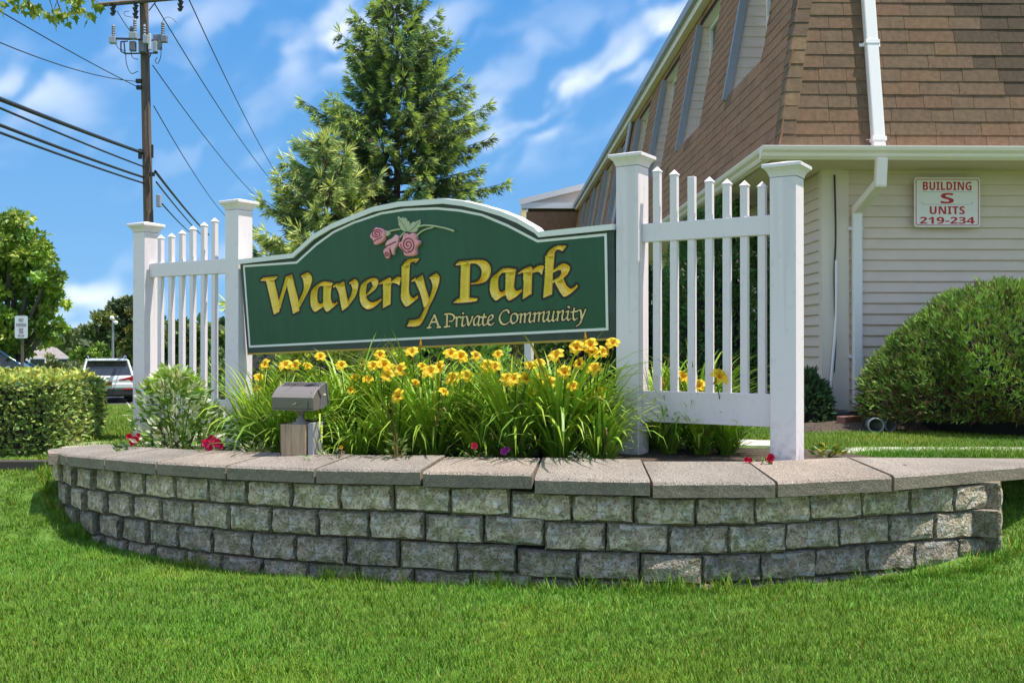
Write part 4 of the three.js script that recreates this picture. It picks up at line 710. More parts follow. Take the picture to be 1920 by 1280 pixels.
// ---------------------------------------------------------------- flood light on its stump
{
  const st = P(559, 858, 5.78), T = thing('wooden_stump', 'short weathered square wooden post stub carrying the flood light', 'stump', [st.x, 0.5, st.z], -0.28);
  const woodTex = surface(256, 0.35, (u, v) => { const s = fbm(u * 24, v * 1.5, 24, 3, 4), f = fbm(u * 60, v * 4, 60, 9, 3), cr = smooth(0.42, 0.32, fbm(u * 12, v * 0.8, 12, 21, 3)), k = (0.6 + 0.6 * s + 0.35 * (f - 0.5)) * (1 - 0.8 * cr); return [0.46 * k, 0.33 * k, 0.215 * k, s * (1 - cr)]; });
  const wood = std({ map: woodTex.map, bumpMap: woodTex.bump, bumpScale: 0.012, roughness: 0.95 });
  const R = rng(3), H = 0.255, tb = new TB(), w = [1, 1, 1], ring = (y, k) => { const r = rng(9), l = []; const n = 9; for (const [ax, az, bx2, bz] of [[-1, 1, 1, 1], [1, 1, 1, -1], [1, -1, -1, -1], [-1, -1, -1, 1]]) for (let i = 0; i < n; i++) { const t = i / n, q = r(), notch = q < 0.22 ? 0.018 : 0.004 * r(); const x = lerp(ax, bx2, t), z = lerp(az, bz, t), s = 1 - (i === 0 ? 0.03 : 0); l.push(V(x * 0.0855 * s * k - Math.sign(x) * notch * (Math.abs(x) === 1 ? 1 : 0), y, z * 0.075 * s * k - Math.sign(z) * notch * (Math.abs(z) === 1 ? 1 : 0))); } return l; };
  const a = ring(-0.08, 0.97), b = ring(H - 0.004, 1.02), c = ring(H, 1.0), n = a.length;
  for (let i = 0; i < n; i++) { const j = (i + 1) % n; tb.quad(a[i], a[j], b[j], b[i], w); tb.quad(b[i], b[j], c[j], c[i], w); tb.tri(c[i], c[j], V(0, H + 0.003, 0), w); }
  const g = tb.geo(); g.deleteAttribute('color'); part('wood', triUV(g), wood, T);
  part('side_board', triUV(bx(0.03, 0.25, 0.12, 0.108, 0.14, 0.0)), plain(0.36, 0.34, 0.36, 0.9), T);
  const fx = P(564, 768, 5.78), L = thing('flood_light', 'bronze box flood light with vented top on the wooden stump', 'lamp', [fx.x, 0.5 + H, fx.z], -0.30);
  const br = plain(0.21, 0.18, 0.165, 0.42, { metalness: 0.2 }), br2 = plain(0.2, 0.185, 0.19, 0.4, { metalness: 0.25 }), s = 5.75 / F;
  const dy = EYE - (768 - HY) * s - (0.5 + H); // underside of the housing above the stump
  // profile across the housing: u backwards from the viewer, v upwards
  const pr = [[0, 0], [-0.012, 0.07], [0.004, 0.088], [0.03, 0.109], [0.07, 0.13], [0.11, 0.142], [0.125, 0.144], [0.15, 0.03], [0.09, 0.004]];
  const body = new THREE.ExtrudeGeometry(new THREE.Shape(pr.map((q) => new THREE.Vector2(...q))), { depth: 0.258, bevelEnabled: true, bevelSize: 0.003, bevelThickness: 0.003, bevelSegments: 1 }).rotateY(Math.PI / 2).translate(-0.145, dy, 0.06);
  const hb = part('housing', body, br, L);
  const pe = [[0.06, 0.006], [0.075, 0.075], [0.04, 0.115], [0.07, 0.136], [0.128, 0.151], [0.163, 0.033], [0.1, 0.006]];
  part('end_plate', new THREE.ExtrudeGeometry(new THREE.Shape(pe.map((q) => new THREE.Vector2(...q))), { depth: 0.006, bevelEnabled: false }).rotateY(Math.PI / 2).translate(0.1165, dy, 0.06), br2, hb);
  part('lettering', textGeo('RAB', 0.011, 0.026).rotateY(Math.PI / 2).translate(0.1228, dy + 0.085, -0.05), M2.board, hb);
  part('door_frame', new THREE.BoxGeometry(0.28, 0.012, 0.13).rotateX(-1.36).translate(-0.012, dy + 0.088, -0.083), br2, hb);
  for (let i = 0; i < 22; i++) for (const [z, y] of [[-0.012, 0.1335], [-0.034, 0.1405]]) part('vent_slot', new THREE.BoxGeometry(0.0042, 0.004, 0.012).rotateX(0.42).translate(-0.122 + i * 0.0108, dy + y + 0.0016, z), M.dark, hb);
  part('screw', merge([[-0.13, 0.062], [0.1, 0.062], [0.105, 0.1]].map(([x, y]) => cyl(0.004, 0.004, 0.004, 8, 0, 0, 0).rotateX(Math.PI / 2).translate(x, dy + y, 0.069))), M.steel, hb);
  part('stamp', new THREE.TorusGeometry(0.013, 0.0012, 5, 18, 4.6).translate(0.02, dy + 0.034, 0.0735), br2, hb);
  part('seam', merge([bx(0.0018, 0.07, 0.003, 0.083, dy + 0.036, 0.071), bx(0.25, 0.0018, 0.003, -0.016, dy + 0.007, 0.066)]), M.dark, hb);
  part('supply_cable', tube([V(0.02, dy - 0.06, -0.02), V(0.07, dy - 0.07, -0.05), V(0.1, 0.05, -0.07), V(0.1, -0.1, -0.09)], 0.006, 16), M.cable, L);
  part('neck', merge([new THREE.CylinderGeometry(0.042, 0.016, 0.05, 4).rotateY(0.78).scale(1, 1, 0.55).translate(0, dy - 0.02, 0), cyl(0.017, 0.017, 0.03, 10, 0, dy - 0.062, 0), cyl(0.021, 0.021, 0.014, 6, 0, dy - 0.075, 0), cyl(0.03, 0.024, 0.02, 12, 0, 0.012, 0), cyl(0.05, 0.046, 0.012, 14, 0, 0.001, 0), cyl(0.018, 0.018, Math.max(0.01, dy - 0.1), 10, 0, 0.03, 0)]), br, L);
}

// ---------------------------------------------------------------- flower bed
const LEAFM = leafy(0.42, 0.45), NEEDLE = leafy(0.25, 0.7), PETAL = leafy(0.4, 0.6), BARK = std({ vertexColors: true, roughness: 0.95 });
// arching strap leaf
function strap(tb, base, yaw, lean, len, wid, droop, k0, k1, seg = 7) {
  const pts = [], ws = [], side = V(-Math.sin(yaw), 0, Math.cos(yaw)); let a = lean, p = base.clone(); const d = len / seg;
  for (let i = 0; i <= seg; i++) { pts.push(p.clone()); const t = i / seg; ws.push(i === seg ? 0 : wid * Math.min(1, 0.7 + t * 1.2) * (1 - Math.pow(t, 3) * 0.85)); p = p.clone().add(V(Math.cos(yaw) * Math.sin(a) * d, Math.cos(a) * d, Math.sin(yaw) * Math.sin(a) * d)); a += droop * (0.25 + 1.1 * t) / seg * 1.3; }
  const s2 = pts.map((q, i) => side.clone().add(V(0, Math.sin(i * 0.4 + yaw) * 0.25, 0)).normalize());
  tb.ribbon(pts, ws, s2, k0, k1);
  return pts[seg];
}
function lilyFoliage(seed, n, tall) {
  const R = rng(seed), tb = new TB();
  for (let i = 0; i < n; i++) {
    const yaw = R() * 6.283, r = 0.07 * Math.sqrt(R()), inner = R(), len = tall * (0.6 + 0.45 * R()), k = tint([0.28, 0.47, 0.04], R, 0.32, 0.2);
    const dry = R() < 0.03 ? [0.3, 0.24, 0.09] : null;
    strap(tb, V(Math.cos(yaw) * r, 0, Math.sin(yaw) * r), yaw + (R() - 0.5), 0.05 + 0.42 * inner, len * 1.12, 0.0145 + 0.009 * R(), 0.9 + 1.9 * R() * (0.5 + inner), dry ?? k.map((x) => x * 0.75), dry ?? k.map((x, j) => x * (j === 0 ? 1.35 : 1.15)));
  }
  for (let i = 0; i < n * 0.4; i++) { const yaw = R() * 6.283, k = tint([0.21, 0.38, 0.04], R, 0.35, 0.18); strap(tb, V(Math.cos(yaw) * 0.05, 0, Math.sin(yaw) * 0.05), yaw + 0.6 * (R() - 0.5), 0.35 + 0.6 * R(), tall * (0.45 + 0.3 * R()), 0.012 + 0.007 * R(), 0.9 + R(), R() < 0.08 ? [0.36, 0.27, 0.1] : k, k, 6); }
  return tb.geo();
}
const folGeo = [lilyFoliage(1, 190, 0.68), lilyFoliage(2, 170, 0.6), lilyFoliage(3, 200, 0.74), lilyFoliage(4, 120, 0.44)];
function lilyFlower(seed) { // six recurved petals round a darker throat, stamens
  const R = rng(seed), tb = new TB(), y0 = [0.92, 0.55, 0.015], y1 = [0.94, 0.69, 0.025], n = 5;
  for (let p = 0; p < 6; p++) {
    const a = p * Math.PI / 3 + (R() - 0.5) * 0.15, inn = p % 2, L = 0.047 * (inn ? 1 : 0.95), pts = [], ws = [], cs = Math.cos(a), sn = Math.sin(a), W = inn ? 0.046 : 0.038;
    for (let i = 0; i <= n; i++) { const t = i / n, r = 0.004 + L * (0.25 * t + 0.75 * t * t * (1.15 - 0.25 * t)), h = 0.034 * Math.sin(Math.min(1, t * 1.25) * 1.45) - 0.02 * Math.max(0, t - 0.6) * 2 + 0.002 * R(); pts.push(V(cs * r, h, sn * r)); ws.push(W * (0.28 + 1.5 * t * (1 - t * 0.72)) * (i === n ? 0.25 : 1)); }
    for (let i = 0; i < n; i++) { const s = V(-sn, 0, cs), q = (j, e) => pts[j].clone().addScaledVector(s, e * ws[j] / 2).add(V(0, 0.004 + 0.0025 * (R() - 0.5), 0)), k = y0.map((v, j) => lerp(v, y1[j], i / n)); tb.quad(q(i, 1), pts[i], pts[i + 1], q(i + 1, 1), k); tb.quad(pts[i], q(i, -1), q(i + 1, -1), pts[i + 1], k); }
  }
  for (let i = 0; i < 5; i++) { const a = i * 1.26, b = V(0, 0.006, 0), e = V(Math.cos(a) * 0.012, 0.045, Math.sin(a) * 0.012); tb.stick(b, e, 0.0008, 0.0006, [0.6, 0.25, 0.01], 3); tb.stick(e, e.clone().add(V(0.002, 0.004, 0)), 0.0016, 0.0012, [0.4, 0.16, 0.01], 3); }
  tb.stick(V(0, -0.035, 0), V(0, 0.004, 0), 0.003, 0.007, [0.55, 0.32, 0.03], 6);
  return tb.geo();
}
const flowerGeo = [1, 2, 3, 4].map((s) => lilyFlower(50 + s));
const budGeo = (() => { const tb = new TB(); tb.stick(V(0, -0.02, 0), V(0, 0.02, 0), 0.003, 0.0085, [0.5, 0.3, 0.03], 6); tb.stick(V(0, 0.02, 0), V(0, 0.055, 0), 0.0085, 0.002, [0.75, 0.36, 0.02], 6); return tb.geo(); })();
// clumps: pixel column, depth behind the cap stones' inner edge, size, which foliage, and where it stands
const CLUMPS = [
  [486, 0.95, 1.05, 0, 'daylily clump with dark strap leaves beside the left sign post'],
  [535, 0.5, 0.95, 2, 'daylily clump close behind the flood light'],
  [600, 0.42, 0.95, 0, 'daylily clump just right of the flood light stump'],
  [560, 1.25, 1.06, 1, 'yellow-flowering daylily clump below the letter W of the sign'],
  [655, 0.8, 1.1, 2, 'tall daylily clump below the first letter a with few flowers'],
  [672, 0.3, 0.9, 3, 'low daylily clump at the cap stones below the letters ve'],
  [722, 0.75, 1.05, 0, 'daylily clump with a row of yellow flowers below the letter e'],
  [745, 0.33, 0.92, 1, 'front daylily clump with one low open yellow flower'],
  [790, 0.95, 1.07, 2, 'daylily clump with big round flower below the letter y'],
  [815, 0.38, 0.97, 0, 'arching daylily clump in front row below the letter A of the small line'],
  [868, 0.82, 1.06, 1, 'daylily clump with clustered yellow flowers below the letter P'],
  [900, 0.30, 0.92, 3, 'low arching daylily clump behind the small red impatiens'],
  [945, 0.72, 0.92, 2, 'daylily clump with paired yellow flowers below the word Private'],
  [965, 0.32, 1.0, 0, 'front daylily clump with broad leaves behind the purple flower'],
  [1030, 0.66, 0.95, 1, 'daylily clump with single raised flower below the word Community'],
  [1050, 0.28, 1.0, 2, 'front daylily clump behind the small white plant'],
  [1105, 0.5, 0.92, 0, 'tall daylily clump with top flowers left of the right sign post'],
  [1128, 0.2, 0.95, 3, 'low daylily clump with drooping leaves at the foot of the right sign post'],
  [1232, 0.95, 1.0, 1, 'daylily clump just inside the right picket fence beside the sign post'],
  [1255, 0.66, 0.8, 3, 'low daylily clump spilling under the right fence rail'],
  [1308, 0.85, 0.95, 2, 'daylily clump with yellow flowers behind the middle right pickets'],
  [1318, 0.58, 0.75, 3, 'small low daylily clump under the middle of the right fence rail'],
  [1362, 0.55, 0.6, 0, 'sparse daylily clump with long low leaves under the right fence rail end'],
];
const FLOWERS = [[773, 665], [810, 703, 1.15], [852, 714, 1.1], [873, 709], [845, 668], [862, 672], [718, 687], [732, 697], [755, 697], [727, 709], [665, 711, 0.7], [751, 745], [915, 690], [929, 693], [949, 716, 1.1], [967, 716], [1046, 673, 1.1], [1084, 655], [1109, 651], [1108, 664], [1126, 662, 0.8], [1115, 697, 1.05], [1031, 721], [1017, 708, 0.8], [1011, 685, 0.8], [1126, 744, 1.1], [777, 721, 0.7], [501, 687], [537, 690], [556, 689], [484, 711, 0.8], [484, 732, 0.7], [1277, 710], [1345, 711, 1.2], [1312, 727], [1149, 648, 0.9], [700, 690, 0.9], [992, 690, 0.8], [790, 690, 0.7], [640, 688, 0.8], [690, 715, 0.8], [655, 735, 0.75], [712, 668, 0.8], [828, 690, 0.85], [890, 670, 0.8], [935, 668, 0.75], [985, 712, 0.85], [1000, 735, 0.75], [1060, 700, 0.9], [1075, 728, 0.8], [1090, 685, 0.85], [830, 738, 0.7], [575, 690, 0.8], [600, 672, 0.75]];
const BUDS = [[900, 746], [1245, 725], [788, 652], [1098, 640], [560, 712], [1140, 660], [680, 690]];
{
  const stalkMat = LEAFM, innerZ = (px) => { const f = phiAt(px, -0.345), q = onWall(f, -0.345); return q[1]; };
  const spots = CLUMPS.map(([px, dz, s, v, label], i) => { const Z = innerZ(px) + dz, X = (px - CX) / F * Z; return { X, Z, s, v, label, px, i, fl: [] }; });
  const assign = (q, bud) => { const c = spots.filter((s) => s.v !== 3).reduce((a, b) => Math.abs(a.px - q[0]) + (q[1] > 735 ? a.Z * 12 : 0) < Math.abs(b.px - q[0]) + (q[1] > 735 ? b.Z * 12 : 0) ? a : b); c.fl.push([...q.slice(0, 2), q[2] ?? 1, bud]); };
  FLOWERS.forEach((q) => assign(q, false)); BUDS.forEach((q) => assign(q, true));
  const R = rng(31);
  for (const s of spots) {
    const base = soilY(s.X, s.Z), T = thing('daylily_clump', s.label, 'daylily', [s.X, base, -s.Z], 0, 'daylily clumps in the flower bed');
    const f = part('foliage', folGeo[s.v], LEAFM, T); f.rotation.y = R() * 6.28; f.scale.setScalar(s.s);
    for (const [px, py, k, bud] of s.fl) {
      const Z = s.Z - 0.22 - 0.16 * R(), p = P(px, py, Z), l = p.clone().sub(T.position), tb = new TB(), m = V(l.x * 0.45, l.y * 0.6, l.z * 0.45), c = new THREE.QuadraticBezierCurve3(V(l.x * 0.15, 0, l.z * 0.15), m, l.clone().add(V(0, -0.03, 0))).getPoints(6);
      for (let i = 0; i < 6; i++) tb.stick(c[i], c[i + 1], 0.0032, 0.003, [0.08, 0.16, 0.025], 4);
      part('flower_stalk', tb.geo(), stalkMat, T);
      const g = part(bud ? 'bud' : 'flower', bud ? budGeo : flowerGeo[Math.floor(R() * 4)], PETAL, T);
      const face = V((R() - 0.5) * 1.3, 0.35 + R() * 0.6, 0.75).normalize(); g.position.copy(l); g.quaternion.setFromUnitVectors(V(0, 1, 0), bud ? V((R() - 0.5) * 0.5, 1, 0.1).normalize() : face); g.rotateY(R() * 6.28); g.scale.setScalar(k * 1.02);
    }
  }
}
// a small bedding plant: leafy stems, and flowers as parts
function bedding(name, label, cat, px, py, Z, { n = 40, r = 0.09, h = 0.14, leaf = 0.04, wid = 0.5, col = [0.1, 0.2, 0.03], col2, blooms = [], bloom = [0.6, 0.01, 0.05], bs = 0.029, seed = 1, stem = [0.2, 0.2, 0.06], group }) {
  const R = rng(seed * 77 + 5), b = P(px, py, Z), X = b.x, y = soilY(X, Z), T = thing(name, label, cat, [X, Math.max(y, b.y - 0.06), b.z], 0, group), tb = new TB(), ts = new TB();
  for (let i = 0; i < n; i++) {
    const a = R() * 6.283, q = Math.pow(R(), 0.6), hh = h * (0.15 + 0.85 * R()) * (1 - 0.45 * q * q), p = V(Math.cos(a) * r * q, hh, Math.sin(a) * r * q), d = V(Math.cos(a + R() - 0.5), 0.1 + R() * 0.7, Math.sin(a + R() - 0.5)).normalize();
    const k = tint(col2 && R() < 0.45 ? col2 : col, R, 0.25, 0.12); tb.leaf(p, d, perp(d, R), leaf * (0.6 + 0.7 * R()), leaf * wid, k, 0.2);
    if (i % 3 === 0) ts.stick(V(p.x * 0.2, 0, p.z * 0.2), p, 0.0035, 0.002, stem, 4);
  }
  part('foliage', tb.geo(), LEAFM, T); part('stems', ts.geo(), LEAFM, T);
  blooms.forEach(([bxp, byp, s = 1, c]) => {
    const t = new TB(), p = P(bxp, byp, Z - 0.05).sub(T.position), m = 5;
    for (let i = 0; i < m * 2; i++) { const a = i / m * 6.283 + (i >= m ? 0.6 : 0), d = V(Math.cos(a), Math.sin(a), 0.55 + 0.5 * R()).normalize(); t.leaf(p.clone(), d, V(-Math.sin(a), Math.cos(a), 0.2).normalize(), bs * s * (i >= m ? 0.75 : 1), bs * s * 1.05, tint(c ?? bloom, R, 0.25, 0.1), 0.1, 0.6); }
    part('flower', t.geo(), PETAL, T);
  });
  return T;
}
{
  const RED = [0.62, 0.006, 0.06], PINK = [0.75, 0.02, 0.14];
  bedding('impatiens_plant', 'red impatiens at the left end of the cap stones', 'impatiens', 252, 842, 6.75, { seed: 1, n: 46, r: 0.13, h: 0.1, leaf: 0.05, col: [0.05, 0.11, 0.03], blooms: [[243, 818, 1], [255, 824, 1.25], [248, 829, 0.9], [260, 815, 0.7]], bloom: RED });
  bedding('impatiens_plant', 'bright pink impatiens between the bush and the left sign post', 'impatiens', 405, 850, 6.25, { seed: 2, n: 44, r: 0.1, h: 0.1, leaf: 0.06, col: [0.16, 0.22, 0.06], col2: [0.4, 0.36, 0.16], blooms: [[388, 830, 1.3], [398, 822, 1.2], [408, 830, 1.25], [393, 838, 1.1], [414, 836, 0.9], [382, 850, 0.7]], bloom: PINK });
  bedding('impatiens_plant', 'tiny red impatiens in front of the middle lilies', 'impatiens', 898, 850, 5.42, { seed: 3, n: 44, r: 0.09, h: 0.07, leaf: 0.03, col: [0.15, 0.22, 0.05], col2: [0.3, 0.3, 0.12], blooms: [[890, 835, 0.85]], bloom: [0.7, 0.04, 0.1] });
  bedding('bedding_plant', 'purple flower low beside the cap stones', 'plant', 947, 852, 5.4, { seed: 4, n: 20, r: 0.05, h: 0.05, leaf: 0.03, blooms: [[945, 846, 0.9], [951, 842, 0.7]], bloom: [0.35, 0.03, 0.3] });
  bedding('bedding_plant', 'pale leafy seedling with thick yellow stems beside the left sign post', 'plant', 482, 848, 5.98, { seed: 5, n: 60, r: 0.07, h: 0.17, leaf: 0.042, wid: 0.42, col: [0.2, 0.27, 0.06], col2: [0.4, 0.42, 0.2], stem: [0.42, 0.34, 0.12] });
  bedding('bedding_plant', 'variegated cream and green plant right of the stump', 'plant', 618, 852, 5.62, { seed: 6, n: 60, r: 0.12, h: 0.08, leaf: 0.05, wid: 0.3, col: [0.24, 0.3, 0.13], col2: [0.5, 0.48, 0.3], blooms: [[640, 838, 0.5, [0.8, 0.5, 0.02]], [643, 848, 0.5, [0.6, 0.3, 0.28]]] });
  bedding('bedding_plant', 'upright seedling with tan stems below the letters ve', 'plant', 745, 852, 5.45, { seed: 7, n: 55, r: 0.06, h: 0.18, leaf: 0.04, wid: 0.4, col: [0.18, 0.26, 0.05], stem: [0.36, 0.26, 0.09] });
  bedding('bedding_plant', 'small white-leaved plant left of the right sign post', 'plant', 1084, 855, 5.32, { seed: 8, n: 70, r: 0.06, h: 0.07, leaf: 0.032, col: [0.5, 0.52, 0.4], col2: [0.2, 0.26, 0.09] });
  bedding('bedding_plant', 'small green plant behind the cap right of the outer post', 'plant', 1553, 858, 5.75, { seed: 9, n: 44, r: 0.075, h: 0.07, leaf: 0.045, col: [0.12, 0.24, 0.02], col2: [0.45, 0.4, 0.03] });
  bedding('impatiens_plant', 'red impatiens flowers beside the foot of the right outer post', 'impatiens', 1428, 862, 5.36, { seed: 10, n: 26, r: 0.06, h: 0.04, leaf: 0.04, col: [0.2, 0.26, 0.06], blooms: [[1444, 857, 1.05], [1399, 861, 0.7], [1406, 862, 0.6]], bloom: RED });
}
{ // white-edged leafy bush in front of the left fence
  const R = rng(17), c = P(332, 800, 6.95), X = c.x, Z = 6.95, T = thing('variegated_bush', 'leafy green and white variegated bush in front of the left fence', 'bush', [X, soilY(X, Z), -Z]), tb = new TB(), ts = new TB();
  for (let i = 0; i < 2000; i++) {
    const t = R(), h = 0.04 + 0.60 * t, w = 0.34 * Math.pow(1 - t, 0.62) * (t < 0.1 ? 0.85 : 1) + 0.035, a = R() * 6.283, q = Math.pow(R(), 0.4), lump = (1 + 0.24 * Math.sin(a * 3 + t * 9) + 0.16 * Math.sin(a * 7 - t * 14)) * (R() < 0.04 ? 1.25 : 1), p = V(Math.cos(a) * w * q * lump + 0.035 * Math.sin(t * 5), h + 0.05 * (R() - 0.5), Math.sin(a) * w * q * lump * 0.9);
    const d = V(Math.cos(a), 0.25 + 0.7 * R(), Math.sin(a)).add(rdir(R).multiplyScalar(0.5)).normalize(), k = R() < 0.46 ? tint([0.78, 0.8, 0.55], R, 0.2, 0.05) : tint(t > 0.75 ? [0.34, 0.5, 0.06] : [0.19, 0.34, 0.045], R, 0.3, 0.1);
    tb.leaf(p, d, perp(d, R), 0.05 + 0.028 * R(), 0.025 + 0.011 * R(), k, 0.2);
  }
  for (let i = 0; i < 16; i++) { const a = R() * 6.28; ts.stick(V(0.03 * Math.cos(a), -0.03, 0.03 * Math.sin(a)), V(0.2 * Math.cos(a), 0.3 + 0.3 * R(), 0.2 * Math.sin(a)), 0.006, 0.003, [0.14, 0.12, 0.06]); }
  part('foliage', tb.geo(), LEAFM, T); part('stems', ts.geo(), BARK, T);
}

// ---------------------------------------------------------------- shrubs by the house
// a clipped mound covered in short needle sprays
function moundShrub(name, label, cat, c, rx, ry, rz, n, col, seed, { len = 0.075, wid = 0.03, under = 0.1, group, spiky = 0.6, brown = 0.05, mat = NEEDLE, pow = 2.0 } = {}) {
  const R = rng(seed), T = thing(name, label, cat, [c.x, c.y, c.z], 0, group), tb = new TB(), ts = new TB();
  for (let i = 0; i < n; i++) {
    const d = rdir(R); if (d.y < -0.35) continue; const ny = fbm(d.x * 3 + 7, d.z * 3 + d.y * 2 + 3, 0, seed, 3), n2 = fbm(d.x * 9 + 3, d.z * 9 + d.y * 7, 0, seed + 5, 2), bump = 0.82 + 0.26 * ny + 0.16 * n2 + 0.05 * (R() - 0.6);
    const e = Math.pow(Math.pow(Math.abs(d.x), pow) + Math.pow(Math.abs(d.y), pow) + Math.pow(Math.abs(d.z), pow), -1 / pow);
    const p = V(d.x * rx * e * bump, under + Math.max(d.y, -0.12) * ry * e * bump, d.z * rz * e * bump), o = V(d.x / rx, d.y / ry, d.z / rz).normalize();
    const k0 = R() < brown + (brown > 0.08 ? 0.4 * smooth(0.25, -0.1, d.y) : 0) ? [0.16, 0.1, 0.045] : tint(col, R, 0.3, 0.15).map((v) => v * (0.65 + 0.75 * n2)), dir0 = o.clone().add(V(0, spiky, 0)).add(rdir(R).multiplyScalar(0.7)).normalize();
    p.addScaledVector(o, -len * R() * 1.2);
    for (let j = 0; j < 3; j++) { const dir = dir0.clone().add(rdir(R).multiplyScalar(0.5)).normalize(); tb.leaf(p, dir, perp(dir, R), len * (0.6 + 0.7 * R()), wid, tint(k0, R, 0.15, 0.05), 0.15); }
  }
  for (let i = 0; i < 26; i++) { const a = R() * 6.283, q = 0.25 + 0.6 * R(), e = V(Math.cos(a) * rx * q, under + ry * (0.1 + 0.3 * R()), Math.sin(a) * rz * q), m = V(e.x * 0.55, 0.12 + 0.1 * R(), e.z * 0.55); ts.stick(V(e.x * 0.2, -0.05, e.z * 0.2), m, 0.018, 0.014, [0.11, 0.075, 0.05]); ts.stick(m, e, 0.014, 0.006, [0.13, 0.09, 0.06]); }
  // a dark twiggy core so that no light passes straight through
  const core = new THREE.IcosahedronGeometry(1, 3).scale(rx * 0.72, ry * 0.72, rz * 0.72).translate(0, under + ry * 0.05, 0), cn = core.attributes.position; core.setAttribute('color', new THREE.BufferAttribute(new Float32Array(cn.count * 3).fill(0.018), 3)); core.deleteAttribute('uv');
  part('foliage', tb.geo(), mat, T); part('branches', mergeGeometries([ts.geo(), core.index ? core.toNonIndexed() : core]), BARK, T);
  return T;
}
{ const c = P(1935, 790, 8.45); moundShrub('juniper_bush', 'large spreading juniper mound below the number board', 'bush', V(c.x, 0.5, c.z), 1.32, 1.0, 1.0, 46000, [0.215, 0.33, 0.055], 5, { len: 0.058, wid: 0.013, under: 0.24, brown: 0.12, pow: 1.72 }); }
{ const c = P(1522, 770, 9.2); moundShrub('juniper_bush', 'small dark juniper between the outer post and the house corner', 'bush', V(c.x - 0.06, 0.42, c.z), 0.26, 0.42, 0.24, 1500, [0.07, 0.14, 0.05], 6, { len: 0.07, wid: 0.022 }); }
{ const c = P(1345, 770, 11.2); moundShrub('arborvitae', 'tall dark evergreen behind the right picket fence', 'evergreen shrub', V(c.x, 0.35, c.z), 0.62, 2.05, 0.6, 22000, [0.11, 0.24, 0.06], 7, { len: 0.07, wid: 0.018, under: 0.2, pow: 2.6 }); }
{ const c = P(1225, 790, 13.5); moundShrub('arborvitae', 'grey-green evergreen close to the right inner sign post', 'evergreen shrub', V(c.x, 0.3, c.z), 0.6, 1.75, 0.55, 7000, [0.05, 0.11, 0.045], 8, { len: 0.1, wid: 0.03 }); }
{ // shrubs seen under the sign board
  const S = [[640, 700, 12, 0.9, 0.95, [0.36, 0.45, 0.08], 'pale yellowish shrub glimpsed under the sign near the letter e', 3], [765, 700, 13, 0.7, 1.02, [0.02, 0.045, 0.02], 'dark shrub glimpsed under the sign below the letter y', 4], [850, 700, 12.5, 0.78, 1.0, [0.28, 0.46, 0.09], 'light green shrub glimpsed under the sign below the letter P', 5], [950, 700, 14, 0.9, 1.1, [0.3, 0.3, 0.1], 'olive shrub glimpsed under the sign left of the white post', 6], [1075, 700, 12.6, 0.62, 1.1, [0.12, 0.22, 0.04], 'dark green shrub glimpsed under the sign at its right end', 7], [530, 700, 16, 1.3, 1.2, [0.22, 0.32, 0.1], 'grey-green shrub behind the left end of the sign', 8]];
  for (const [px, py, Z, r, h, col, label, seed] of S) { const c = P(px, py, Z), g = gy(c.x, Z); moundShrub('round_shrub', label, 'shrub', V(c.x, g, c.z), r, h, r * 0.8, 2600, col, 20 + seed, { len: 0.11, wid: 0.05, mat: LEAFM, brown: 0.02 }); }
  const w = P(992, 660, 11.5), y0 = gy(w.x, 11.5); const T = thing('white_post', 'plain white post glimpsed under the sign among the shrubs', 'post', [w.x, y0, w.z], -0.4); part('post_body', triUV(rb(0.085, 1.5, 0.085, 0.005, 0, 0.75, 0)), vinyl, T); part('post_cap', new THREE.CylinderGeometry(0.02, 0.075, 0.06, 4).rotateY(Math.PI / 4).translate(0, 1.53, 0), vinyl, T);
}
{ // planting bed by the house, and what lies in it
  const g = new THREE.PlaneGeometry(6, 1.5, 60, 16).rotateX(-Math.PI / 2).translate(5.4, 0, -8.95), p = g.attributes.position;
  for (let i = 0; i < p.count; i++) { const x = p.getX(i), z = p.getZ(i), e = smooth(-8.25, -8.5, z) * smooth(2.35, 2.55, x); p.setY(i, gy(x, -z) - 0.04 + e * (0.075 + 0.05 * fbm(x * 5, z * 5, 0, 3, 3))); }
  g.computeVertexNormals(); ground('mulch_bed', triUV(g), soilMat);
  const br = plain(0.27, 0.12, 0.08, 0.9), b = P(1592, 788, 8.85), T = thing('red_brick', 'loose red brick lying against the house under the rain pipe', 'brick', [b.x, 0.505, b.z], 0.5); part('brick_body', triUV(rb(0.2, 0.07, 0.1, 0.006, 0, 0.045, 0)), br, T);
  [[1643, 798, 15, 'pale grey pipe end lying under the juniper, left of the pair'], [1671, 797, 13.5, 'darker grey pipe end lying under the juniper, right of the pair']].forEach(([x, y, r, label], i) => {
    const Z = 8.22, c = P(x, y, Z), q = r * Z / F, t = thing('drain_pipe', label, 'pipe', [c.x, c.y - q, c.z], i ? 0.35 : -0.3); const s = [[q * 0.78, -0.24], [q * 0.8, 0], [q * 0.98, 0.0], [q, -0.01], [q * 0.94, -0.03], [q, -0.05], [q * 0.94, -0.07], [q, -0.09], [q * 0.94, -0.24]];
    part('pipe_wall', new THREE.LatheGeometry(s.map((k) => new THREE.Vector2(...k)), 20).rotateX(Math.PI / 2).translate(0, q, 0), i ? plain(0.2, 0.19, 0.19, 0.7) : plain(0.3, 0.32, 0.31, 0.65), t);
    part('pipe_bore', new THREE.CircleGeometry(q * 0.8, 16).translate(0, q, -0.16), M.dark, t);
  });
}
